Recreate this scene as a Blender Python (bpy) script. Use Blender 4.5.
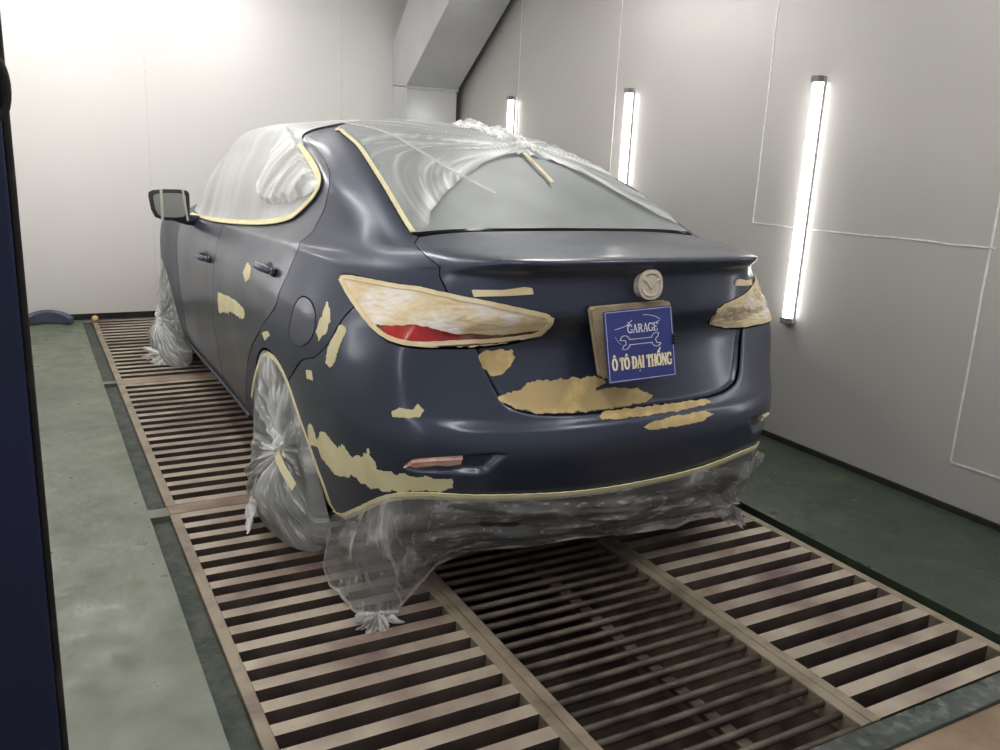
import bpy, bmesh, math, random
import numpy as np
from mathutils import Matrix, Vector, noise as mnoise

for _o in list(bpy.data.objects):
    bpy.data.objects.remove(_o)
SC = bpy.context.scene
COL = SC.collection

# ---------------------------------------------------------------- camera
cd = bpy.data.cameras.new('camera')
cam = bpy.data.objects.new('camera', cd)
COL.objects.link(cam)
_r, _u, _f = (0.87795108, -0.47654138, 0.04593699), (0.08079975, 0.2420655, 0.9668897), (0.47188271, 0.84517016, -0.25102609)
cam.matrix_world = Matrix(((_r[0], _u[0], -_f[0], -1.69495581), (_r[1], _u[1], -_f[1], -2.03408609),
                           (_r[2], _u[2], -_f[2], 1.42156382), (0, 0, 0, 1)))
cd.sensor_width = 36
cd.lens = 859.7748 / 1000 * 36
cd.clip_start = .02
SC.camera = cam

# ---------------------------------------------------------------- world and exposure
W = bpy.data.worlds.new('world')
SC.world = W
W.use_nodes = True
W.node_tree.nodes['Background'].inputs[0].default_value = (.9, .95, 1, 1)
W.node_tree.nodes['Background'].inputs[1].default_value = .2
SC.view_settings.view_transform = 'Standard'
SC.view_settings.look = 'None'
SC.view_settings.gamma = 1
SC.view_settings.exposure = 1.0
SC.view_settings.use_curve_mapping = False
TUBE = 7.0          # wall tubes
CEIL = 20.0           # ceiling battens

# ---------------------------------------------------------------- helpers
def lin(r, g, b):
    f = lambda c: (c / 255) / 12.92 if c / 255 <= .04045 else ((c / 255 + .055) / 1.055) ** 2.4
    return (f(r), f(g), f(b), 1)

def tag(o, label, cat, group=None):
    o['label'] = label
    o['category'] = cat
    if group:
        o['group'] = group
    return o

def empty(name, loc, label, cat, group=None):
    o = bpy.data.objects.new(name, None)
    o.location = loc
    COL.objects.link(o)
    return tag(o, label, cat, group)

def add(name, verts, faces, mat, parent=None, smooth=False, bevel=0.0, crease=None):
    me = bpy.data.meshes.new(name)
    me.from_pydata([tuple(v) for v in verts], [], [tuple(f) for f in faces])
    me.update()
    o = bpy.data.objects.new(name, me)
    me.materials.append(mat)
    COL.objects.link(o)
    if parent is not None:
        o.parent = parent
        pl = Vector(parent.location)
        g = parent.parent
        while g is not None:
            pl += Vector(g.location)
            g = g.parent
        me.transform(Matrix.Translation(-pl))
    if crease is not None:
        a = me.attributes.new('crease', 'FLOAT', 'POINT')
        a.data.foreach_set('value', np.clip(np.asarray(crease, dtype=np.float32), 0, 1))
    if smooth:
        me.shade_smooth()
    if bevel:
        m = o.modifiers.new('bevel', 'BEVEL')
        m.width = bevel
        m.segments = 2
        m.limit_method = 'ANGLE'
    return o

def structure(o):
    o['kind'] = 'structure'
    return o

class MB:
    """collects boxes, tubes and prisms into one mesh (world coordinates)"""
    def __init__(s):
        s.v, s.f = [], []
    def raw(s, v, f):
        k = len(s.v)
        s.v += [tuple(map(float, p)) for p in v]
        s.f += [tuple(i + k for i in q) for q in f]
        return s
    def box(s, x0, x1, y0, y1, z0, z1):
        v = [(x, y, z) for z in (z0, z1) for y in (y0, y1) for x in (x0, x1)]
        return s.raw(v, [(0, 2, 3, 1), (4, 5, 7, 6), (0, 1, 5, 4), (2, 6, 7, 3), (0, 4, 6, 2), (1, 3, 7, 5)])
    def prism(s, prof, x0, x1):
        """profile of (y, z), extruded along x"""
        n = len(prof)
        v = [(x0, y, z) for y, z in prof] + [(x1, y, z) for y, z in prof]
        f = [(i, (i + 1) % n, n + (i + 1) % n, n + i) for i in range(n)]
        return s.raw(v, f + [tuple(range(n))[::-1], tuple(range(n, 2 * n))])
    def tube(s, path, r, n=10, closed=False, caps=True):
        P = [Vector(p) for p in path]
        m = len(P)
        rr = r if hasattr(r, '__len__') else [r] * m
        V = []
        up = None
        for i in range(m):
            a = P[i - 1] if (i or closed) else P[i]
            b = P[(i + 1) % m] if (i < m - 1 or closed) else P[i]
            t = (b - a).normalized()
            if up is None:
                up = Vector((0, 0, 1)) if abs(t.z) < .9 else Vector((1, 0, 0))
            x = t.cross(up).normalized()
            up = x.cross(t).normalized()
            for k in range(n):
                an = 2 * math.pi * k / n
                V.append(P[i] + (x * math.cos(an) + up * math.sin(an)) * rr[i])
        F = []
        for i in range(m if closed else m - 1):
            j = (i + 1) % m
            for k in range(n):
                l = (k + 1) % n
                F.append((i * n + k, i * n + l, j * n + l, j * n + k))
        if caps and not closed:
            F += [tuple(range(n))[::-1], tuple(range((m - 1) * n, m * n))]
        return s.raw(V, F)
    def lathe(s, prof, c, axis='x', n=40):
        """profile of (r, h) spun about an axis through c"""
        V, F = [], []
        for r, h in prof:
            for k in range(n):
                a = 2 * math.pi * k / n
                p, q = r * math.cos(a), r * math.sin(a)
                V.append({'x': (c[0] + h, c[1] + p, c[2] + q), 'y': (c[0] + p, c[1] + h, c[2] + q), 'z': (c[0] + p, c[1] + q, c[2] + h)}[axis])
        for i in range(len(prof) - 1):
            for k in range(n):
                l = (k + 1) % n
                F.append((i * n + k, i * n + l, (i + 1) * n + l, (i + 1) * n + k))
        return s.raw(V, F)
    def build(s, name, mat, parent=None, smooth=False, bevel=0.0):
        return add(name, s.v, s.f, mat, parent, smooth, bevel)

# ---------------------------------------------------------------- materials
def mat(name, col, rough=.5, metal=0.0, spec=.5, var=None, vscale=4.0, vdetail=6, rvar=0.0, rscale=6.0,
        bump=0.0, bscale=30.0, coat=0.0, ramp=(.35, .65), emis=None, estr=0.0, alpha=1.0):
    """procedural material: base colour mixed with `var` through noise, noisy roughness, noise bump"""
    m = bpy.data.materials.new(name)
    m.use_nodes = True
    nt = m.node_tree
    b = nt.nodes['Principled BSDF']
    L = nt.links.new
    b.inputs['Roughness'].default_value = rough
    b.inputs['Metallic'].default_value = metal
    b.inputs['Specular IOR Level'].default_value = spec
    b.inputs['Coat Weight'].default_value = coat
    b.inputs['Coat Roughness'].default_value = .2
    b.inputs['Base Color'].default_value = col
    b.inputs['Alpha'].default_value = alpha
    geo = nt.nodes.new('ShaderNodeNewGeometry')
    def nz(scale, det):
        n = nt.nodes.new('ShaderNodeTexNoise')
        n.inputs['Scale'].default_value = scale
        n.inputs['Detail'].default_value = det
        L(geo.outputs['Position'], n.inputs['Vector'])
        return n
    if var is not None:
        n = nz(vscale, vdetail)
        cr = nt.nodes.new('ShaderNodeValToRGB')
        cr.color_ramp.elements[0].position, cr.color_ramp.elements[1].position = ramp
        cr.color_ramp.elements[0].color, cr.color_ramp.elements[1].color = col, var
        L(n.outputs['Fac'], cr.inputs['Fac'])
        L(cr.outputs['Color'], b.inputs['Base Color'])
        m['ramp'] = 1
    if rvar:
        n = nz(rscale, 4)
        mr = nt.nodes.new('ShaderNodeMapRange')
        mr.inputs['From Min'].default_value, mr.inputs['From Max'].default_value = .3, .7
        mr.inputs['To Min'].default_value, mr.inputs['To Max'].default_value = max(0, rough - rvar), min(1, rough + rvar)
        L(n.outputs['Fac'], mr.inputs['Value'])
        L(mr.outputs['Result'], b.inputs['Roughness'])
    if bump:
        n = nz(bscale, 5)
        bp = nt.nodes.new('ShaderNodeBump')
        bp.inputs['Strength'].default_value = bump
        bp.inputs['Distance'].default_value = .01
        L(n.outputs['Fac'], bp.inputs['Height'])
        L(bp.outputs['Normal'], b.inputs['Normal'])
    if emis is not None:
        b.inputs['Emission Color'].default_value = emis
        b.inputs['Emission Strength'].default_value = estr
    return m

def film_mat(name, col, lo, hi, rough=.3, bump=.2, bscale=16.0, spec=.5, flat=.9):
    """thin plastic sheeting: see-through where it lies flat, milky where it is creased (vertex attribute)"""
    m = bpy.data.materials.new(name)
    m.use_nodes = True
    nt = m.node_tree
    L = nt.links.new
    b = nt.nodes['Principled BSDF']
    out = nt.nodes['Material Output']
    b.inputs['Base Color'].default_value = col
    b.inputs['Roughness'].default_value = rough
    b.inputs['Specular IOR Level'].default_value = spec
    geo = nt.nodes.new('ShaderNodeNewGeometry')
    at = nt.nodes.new('ShaderNodeAttribute')
    at.attribute_name = 'crease'
    mr = nt.nodes.new('ShaderNodeMapRange')
    mr.inputs['From Min'].default_value, mr.inputs['From Max'].default_value = 0, 1
    mr.inputs['To Min'].default_value, mr.inputs['To Max'].default_value = lo, hi
    L(at.outputs['Fac'], mr.inputs['Value'])
    cm = nt.nodes.new('ShaderNodeMix')                  # flat film is greyer than its milky creases
    cm.data_type = 'RGBA'
    cm.inputs[6].default_value = (col[0] * flat, col[1] * flat, col[2] * flat, 1)
    cm.inputs[7].default_value = col
    L(at.outputs['Fac'], cm.inputs[0])
    L(cm.outputs[2], b.inputs['Base Color'])
    bp = nt.nodes.new('ShaderNodeBump')
    bp.inputs['Strength'].default_value = bump
    bp.inputs['Distance'].default_value = .01
    w2 = nt.nodes.new('ShaderNodeTexNoise')
    w2.inputs['Scale'].default_value = bscale
    w2.inputs['Detail'].default_value = 3
    w2.inputs['Distortion'].default_value = 1.0
    L(geo.outputs['Position'], w2.inputs['Vector'])
    L(w2.outputs['Fac'], bp.inputs['Height'])
    L(bp.outputs['Normal'], b.inputs['Normal'])
    tr = nt.nodes.new('ShaderNodeBsdfTransparent')
    mx = nt.nodes.new('ShaderNodeMixShader')
    L(mr.outputs['Result'], mx.inputs['Fac'])
    L(tr.outputs['BSDF'], mx.inputs[1])
    L(b.outputs['BSDF'], mx.inputs[2])
    L(mx.outputs['Shader'], out.inputs['Surface'])
    return m

M = dict(
    wall=mat('dimmed_wall_paint', lin(178, 175, 171), .27, var=lin(173, 170, 166), vscale=.9, vdetail=1, ramp=(.15, .85)),  # right wall, greyer than the back: their difference in light put into colour
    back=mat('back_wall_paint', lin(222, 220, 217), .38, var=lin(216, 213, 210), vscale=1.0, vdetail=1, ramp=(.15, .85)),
    ceil=mat('ceiling_paint', lin(225, 224, 221), .6),
    seam=mat('seam_filler', lin(225, 224, 222), .4, var=lin(200, 200, 198), vscale=30),
    duct=mat('duct_sheet', lin(196, 197, 199), .3, metal=.25, var=lin(186, 187, 189), vscale=3),
    black=mat('black_gap', lin(22, 21, 22), .8, var=lin(40, 38, 36), vscale=18),
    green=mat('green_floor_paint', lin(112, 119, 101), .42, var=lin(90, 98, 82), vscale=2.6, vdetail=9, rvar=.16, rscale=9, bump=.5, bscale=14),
    green_shaded=mat('shaded_green_floor_paint', lin(54, 65, 53), .4, var=lin(76, 82, 64), vscale=4.5, vdetail=10, rvar=.16, rscale=8, bump=.35, bscale=14, ramp=(.5, .8)),  # right floor: same green paint, darkened for the shade beyond the car
    ledge=mat('dirty_ledge', lin(44, 54, 46), .7, var=lin(72, 78, 68), vscale=20, bump=.6, bscale=60),
    ledgeR=mat('dark_ledge', lin(20, 28, 25), .5, var=lin(36, 44, 38), vscale=16),
    strip=mat('painted_steel_edge', lin(58, 66, 62), .35, var=lin(120, 124, 118), vscale=22, vdetail=8, ramp=(.5, .75), rvar=.15),
    tan=mat('bare_concrete', lin(158, 138, 116), .85, var=lin(132, 112, 92), vscale=7, vdetail=9, bump=.4, bscale=40),
    pit=mat('pit_floor', lin(66, 56, 48), .9, var=lin(44, 36, 32), vscale=6, bump=.5, bscale=30),
    slat=mat('dusty_steel', lin(178, 165, 148), .48, metal=.15, var=lin(108, 84, 80), vscale=2.6, vdetail=9, rvar=.12, bump=.15, bscale=60, ramp=(.42, .70)),
    slat_side=mat('dark_slat_side', lin(88, 75, 67), .85, var=lin(62, 52, 47), vscale=8),  # slat faces other than the top, a darker brown
    rail=mat('dusty_rail', lin(150, 137, 118), .55, metal=.1, var=lin(104, 92, 80), vscale=9, vdetail=9, bump=.2, bscale=50, ramp=(.42, .75)),
    rod=mat('dark_rod_steel', lin(112, 100, 88), .5, metal=.25, var=lin(62, 52, 48), vscale=6, vdetail=8, bump=.2, bscale=60),
    beam=mat('dusty_beam', lin(140, 126, 110), .55, metal=.1, var=lin(92, 78, 70), vscale=6, vdetail=9, bump=.2, bscale=50),
    plank=mat('tan_cross_plate', lin(160, 142, 122), .6, var=lin(120, 98, 86), vscale=5, vdetail=8, bump=.2, bscale=40),
    navy=mat('navy_door_paint', lin(14, 25, 62), .5, var=lin(17, 30, 72), vscale=3, bump=.06, bscale=40),
    rubber=mat('black_seal', lin(30, 27, 26), .75, var=lin(70, 62, 54), vscale=26, ramp=(.55, .8)),
    tube=mat('tube_light', (1, 1, 1, 1), .4, emis=(1, .985, .96, 1), estr=TUBE),
    ctube=mat('ceiling_tube_light', (1, 1, 1, 1), .4, emis=(1, .985, .955, 1), estr=CEIL),
    fixture=mat('fixture_body', lin(176, 176, 178), .45),
    cap=mat('grey_end_cap', lin(120, 118, 116), .5),
    paint=mat('navy_car_paint', lin(50, 57, 76), .4, metal=.4, spec=.5, var=lin(54, 61, 80), vscale=1.5, vdetail=2, rvar=.06, rscale=2.5, coat=.6, ramp=(.2, .8)),
    quarter=mat('sanded_quarter_paint', lin(50, 56, 74), .46, metal=.35, spec=.4, var=lin(55, 61, 79), vscale=1.5, vdetail=2, rvar=.05, rscale=2.5, coat=.18, ramp=(.2, .8)),
    dull=mat('sanded_navy_paint', lin(50, 56, 72), .42, metal=.25, var=lin(44, 50, 66), vscale=5, rvar=.1),
    lining=mat('dark_inner_body', lin(10, 10, 12), .85),
    valance=mat('black_plastic_valance', lin(38, 38, 40), .55, var=lin(46, 46, 47), vscale=12),
    glass=mat('dark_window_glass', lin(40, 44, 46), .08, spec=.6),
    tape=mat('cream_masking_tape', lin(226, 214, 168), .6, var=lin(236, 228, 188), vscale=14, bump=.15, bscale=60),
    tape2=mat('tan_masking_tape', lin(222, 200, 156), .6, var=lin(236, 222, 188), vscale=12, bump=.2, bscale=50),
    putty=mat('cream_body_filler', lin(214, 204, 160), .75, var=lin(224, 216, 176), vscale=10, bump=.1, bscale=60),
    putty2=mat('tan_body_filler', lin(192, 168, 120), .7, var=lin(236, 208, 142), vscale=11, vdetail=8, ramp=(.45, .65)),
    red=mat('red_lamp_lens', lin(176, 30, 30), .2, var=lin(80, 18, 22), vscale=9, coat=.5, ramp=(.45, .7)),
    lamp_dark=mat('smoked_lamp_lens', lin(120, 80, 74), .25, var=lin(160, 112, 100), vscale=10),
    wrap=mat('taped_lamp_film', lin(226, 206, 166), .4, var=lin(240, 232, 224), vscale=9, vdetail=5, bump=.3, bscale=30, ramp=(.42, .62)),
    pink=mat('pink_taped_reflector', lin(222, 188, 168), .6, var=lin(204, 150, 140), vscale=30),
    emblem=mat('taped_emblem', lin(206, 196, 182), .6, var=lin(186, 174, 160), vscale=40, bump=.3, bscale=90),
    chrome=mat('bare_dark_handle', lin(70, 74, 88), .2, metal=.7),
    tyre=mat('tyre_rubber', lin(28, 28, 29), .8),
    rim=mat('wheel_rim', lin(150, 150, 152), .35, metal=.8),
    mirror=mat('mirror_glass', lin(150, 152, 148), .3, metal=.4),
    pale_tape=mat('pale_tape', lin(186, 184, 172), .55),
    mblack=mat('mirror_black_plastic', lin(34, 34, 36), .45),
    sign=mat('blue_sign_board', lin(52, 60, 128), .4, var=lin(48, 55, 120), vscale=12),
    white=mat('white_lettering', lin(226, 228, 236), .5),
    cream=mat('cream_lettering', lin(246, 232, 190), .5),
    kraft=mat('kraft_paper', lin(176, 160, 132), .8, var=lin(150, 132, 106), vscale=14),
    film=film_mat('grey_window_film', lin(158, 163, 163), .80, .97, .5, bump=.08, bscale=5, spec=.25),
    film_side=film_mat('pale_window_film', lin(200, 202, 202), .84, .97, .4, bump=.10, bscale=6, spec=.3),
    film_fold=film_mat('creased_film', lin(226, 228, 228), .30, .95, .38, bump=.15, bscale=20, flat=.6),
    film_white=film_mat('milky_film', lin(240, 241, 240), .45, .97, .4, bump=.3, bscale=26),
    film_clear=film_mat('clear_skirt_film', lin(222, 220, 218), .34, .92, .22, bump=.3, bscale=14, flat=.22),
    film_wheel=film_mat('wheel_film', lin(234, 236, 236), .3, .96, .28, bump=.25, bscale=18, flat=.35),
    bluegrey=mat('blue_grey_plastic', lin(74, 80, 100), .45),
    orange=mat('yellow_orange_ball', lin(214, 182, 124), .5),
)
# ---------------------------------------------------------------- car body surface
# half of the body as a control grid: columns run round the plan from the middle
# of the tail (0) to the middle of the nose (17), rows from the sill up to the roof
CW = [  # plan at bumper height (x, y) per column
 (0, .012), (.26, .022), (.46, .055), (.64, .125), (.77, .25), (.85, .42), (.895, .68), (.915, 1.09),
 (.912, 1.5), (.91, 2.0), (.91, 2.5), (.915, 2.95), (.922, 3.42), (.93, 3.92), (.86, 4.34), (.72, 4.66), (.42, 4.83), (0, 4.88)]
# rear columns: (dy outward offset from plan, z) for rows 0..10, along the outward direction
ROWZ_R = [.17, .23, .35, .45, .55, .61, .65, .875, .948, 1.066, 1.094]
INS_R  = [.17, .10, .055, .02, .0, .012, .045, .118, .078, .076, .052]
INS_C  = [.15, .09, .05, .02, .0, .004, .01, .03, .065, .12, .145]
ROWZ_S = [.15, .19, .30, .44, .57, .65, .71, .81, .90, .975, 1.01]
INS_S  = [.12, .065, .035, .018, .006, .0, -.002, -.002, .01, .04, .062]
ROWZ_F = [.17, .22, .31, .42, .52, .58, .62, .68, .73, .78, .80]
INS_F  = [.14, .08, .04, .015, .0, .005, .012, .03, .05, .09, .12]
# rows 11,12,13 and 16,17 given per column
R11 = [(0,.052,1.122),(.26,.065,1.122),(.46,.10,1.118),(.568,.218,1.10),(.655,.35,1.076),(.745,.52,1.07),(.80,.80,1.065),(.838,1.12,1.055),
 (.842,1.5,1.045),(.845,2.0,1.03),(.85,2.5,1.00),(.85,2.95,.98),(.845,3.42,.97),(.81,3.92,.945),(.74,4.30,.90),(.58,4.56,.86),(.33,4.70,.84),(0,4.74,.835)]
R12 = [(0,.27,1.133),(.26,.28,1.133),(.46,.31,1.13),(.595,.37,1.125),(.665,.475,1.11),(.735,.64,1.103),(.79,.88,1.105),(.812,1.19,1.10),
 (.82,1.55,1.085),(.825,2.0,1.06),(.83,2.5,1.03),(.83,2.95,1.005),(.80,3.40,1.00),(.74,3.78,1.00),(.62,4.0,.99),(.45,4.15,.98),(.24,4.22,.975),(0,4.24,.975)]
R13 = [(0,.60,1.155),(.25,.595,1.155),(.44,.585,1.153),(.585,.57,1.145),(.655,.63,1.135),(.725,.77,1.135),(.762,.98,1.14),(.785,1.26,1.14),
 (.80,1.6,1.125),(.81,2.0,1.095),(.815,2.5,1.06),(.81,2.95,1.03),(.77,3.38,1.05),(.68,3.58,1.07),(.5,3.74,1.08),(.32,3.82,1.085),(.16,3.86,1.085),(0,3.87,1.085)]
R16 = [(0,1.72,1.505),(.2,1.72,1.503),(.36,1.71,1.495),(.465,1.67,1.475),(.525,1.66,1.455),(.56,1.70,1.447),(.58,1.80,1.45),(.592,1.95,1.457),
 (.60,2.13,1.465),(.605,2.35,1.47),(.605,2.6,1.468),(.60,2.83,1.455),(.57,3.02,1.43),(.53,3.1,1.42),(.41,3.16,1.43),(.27,3.19,1.44),(.13,3.2,1.445),(0,3.2,1.447)]

def _car_grid():
    NC, NR = 18, 19
    G = np.zeros((NC, NR, 3))
    W = np.array(CW)
    T = np.zeros_like(W)
    Wm = np.vstack([[-W[1, 0], W[1, 1]], W, [-W[-2, 0], W[-2, 1]]])
    T = Wm[2:] - Wm[:-2]
    T /= np.linalg.norm(T, axis=1)[:, None]
    Nn = np.stack([T[:, 1], -T[:, 0]], 1)          # outward in plan
    side = np.array([0, 0, 0, .12, .5, .85, 1, 1, 1, 1, 1, 1, 1, .9, .45, .1, 0, 0.])
    apex_y = np.array([2.25, 2.25, 2.25, 2.26, 2.28, 2.3, 2.33, 2.37, 2.42, 2.5, 2.58, 2.65, 2.7, 2.73, 2.75, 2.76, 2.76, 2.76])
    for c in range(NC):
        fr = 1.0 if c >= 13 else 0.0
        s = side[c]
        for r in range(11):
            ez = ROWZ_F[r] if fr else ROWZ_R[r]
            ei = INS_F[r] if fr else INS_R[r]
            z = s * ROWZ_S[r] + (1 - s) * ez
            i = s * INS_S[r] + (1 - s) * ei
            if c in (4, 5):
                i = INS_C[r] if c == 4 else INS_C[r] * .55 + INS_S[r] * .45
            if c == 3 and r >= 8:
                i = (.095, .125, .118)[r - 8]
            G[c, r, :2] = W[c] - Nn[c] * i
            G[c, r, 2] = z
        if 4 <= c <= 12:                             # beltline rises to the rear
            rise = [0, 0, 0, 0, .012, .03, .045, .045, .035, .02, 0, -.015, -.02][c]
            for r in range(8, 11):
                G[c, r, 2] += rise * (r - 7) / 3
        G[c, 11], G[c, 12], G[c, 13], G[c, 16] = R11[c], R12[c], R13[c], R16[c]
        a, b = np.array(R13[c]), np.array(R16[c])
        ap = np.array([0, apex_y[c], 1.545])
        d = b - a
        ctr = (a + b) / 2 - np.array([0, 2.3, .9])
        n = ctr - d * (ctr @ d) / (d @ d)
        n /= np.linalg.norm(n)
        bul = .032 if 6 <= c <= 12 else .045
        G[c, 14] = a + d * .34 + n * bul * .92
        G[c, 15] = a + d * .68 + n * bul * .9
        m = b * .42 + ap * .58
        m[2] = b[2] + (ap[2] - b[2]) * .78
        G[c, 17] = m
        G[c, 18] = ap
    return G

def _hermite(K, t, axis0_mirror=None):
    """C1 interpolation of K[n,...] at parameters t (in index units), chord based tangents."""
    n = len(K)
    d = K[1:] - K[:-1]
    L = np.maximum(np.linalg.norm(d.reshape(n - 1, -1), axis=1) ** .5, 1e-4)
    h = L
    sl = d / h.reshape((-1,) + (1,) * (K.ndim - 1))
    M = np.zeros_like(K)
    for i in range(1, n - 1):
        M[i] = (sl[i - 1] * h[i] + sl[i] * h[i - 1]) / (h[i] + h[i - 1])
    M[0], M[-1] = sl[0], sl[-1]
    i = np.clip(np.floor(t).astype(int), 0, n - 2)
    f = (t - i)
    sh = (-1,) + (1,) * (K.ndim - 1)
    hh = h[i].reshape(sh)
    f = f.reshape(sh)
    return ((2 * f**3 - 3 * f**2 + 1) * K[i] + (f**3 - 2 * f**2 + f) * hh * M[i]
            + (-2 * f**3 + 3 * f**2) * K[i + 1] + (f**3 - f**2) * hh * M[i + 1])

_G = _car_grid()
_full = np.concatenate([_G[::-1] * np.array([-1, 1, 1]), _G[1:]], 0)     # u = -17..17 -> index 0..34

NUF, NVF = 34 * 24 + 1, 18 * 24 + 1
def _dense():
    us = np.linspace(0, 34, NUF)
    vs = np.linspace(0, 18, NVF)
    A = _hermite(_full, us)                          # (NUF, 19, 3)
    B = _hermite(np.swapaxes(A, 0, 1), vs)           # (NVF, NUF, 3)
    return np.swapaxes(B, 0, 1)
_D = _dense()

def _blur(D, k):
    for _ in range(k):
        E = D.copy()
        E[1:-1, 1:-1] = (D[1:-1, 1:-1] * 4 + D[:-2, 1:-1] + D[2:, 1:-1] + D[1:-1, :-2] + D[1:-1, 2:]) / 8
        D = E
    return D

def _bil(F, u, v):
    """bilinear lookup in a dense field, u in -17..17, v in 0..18"""
    a = np.clip((np.asarray(u, float) + 17) / 34 * (NUF - 1), 0, NUF - 1.001)
    b = np.clip(np.asarray(v, float) / 18 * (NVF - 1), 0, NVF - 1.001)
    i, j = a.astype(int), b.astype(int)
    f, g = a - i, b - j
    if F.ndim == 3:
        f, g = f[..., None], g[..., None]
    return F[i, j] * (1 - f) * (1 - g) + F[i + 1, j] * f * (1 - g) + F[i, j + 1] * (1 - f) * g + F[i + 1, j + 1] * f * g

def _normals(D):
    du = np.gradient(D, axis=0)
    dv = np.gradient(D, axis=1)
    n = np.cross(du, dv)
    n /= np.maximum(np.linalg.norm(n, axis=2), 1e-9)[..., None]
    return n
_D = _blur(_D, 6)
def _blur_local(D, k):                               # soften the rear shoulders
    us = np.abs(np.linspace(-17, 17, NUF))[:, None]
    vs = np.linspace(0, 18, NVF)[None, :]
    st = lambda x: np.clip(x, 0, 1) ** 2 * (3 - 2 * np.clip(x, 0, 1))
    w = (st((us - 3.9) / .9) * st((vs - 7.6) / 1.0) * st((13.6 - vs) / 1.2) * st((13 - us) / 1.0))[..., None]
    for _ in range(k):
        E = D.copy()
        E[1:-1, 1:-1] = (D[:-2, 1:-1] + D[2:, 1:-1] + D[1:-1, :-2] + D[1:-1, 2:]) / 4
        D = D + (E - D) * w * .9
    return D
_D = _blur_local(_D, 420)
_N = _normals(_D)
_N[:, -3:] = np.array([0, 0, 1.])
if _N[NUF // 2, 40] @ np.array([0, -1, 0]) < 0:
    _N = -_N
_N[:, -3:] = np.array([0, 0, 1.])
# near-metric chart: U = arc length round the plan, V = arc length up the section
_mid = _full[:, 7]
_U = np.concatenate([[0], np.cumsum(np.linalg.norm(np.diff(_bil(_D, np.linspace(-17, 17, NUF), np.full(NUF, 7.)), axis=0), axis=1))])
_U -= _U[NUF // 2]
_V = np.concatenate([[0], np.cumsum(np.linalg.norm(np.diff(_bil(_D, np.full(NVF, 3.5), np.linspace(0, 18, NVF)), axis=0), axis=1))])
def chart(u, v):
    return np.stack([np.interp(u, np.linspace(-17, 17, NUF), _U), np.interp(v, np.linspace(0, 18, NVF), _V)], -1)
def S(u, v, lift=0.0):
    p = _bil(_D, u, v)
    if np.any(lift):
        n = _bil(_N, u, v)
        p = p + n * (np.asarray(lift)[..., None] if np.ndim(lift) else lift)
    return p

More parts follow.
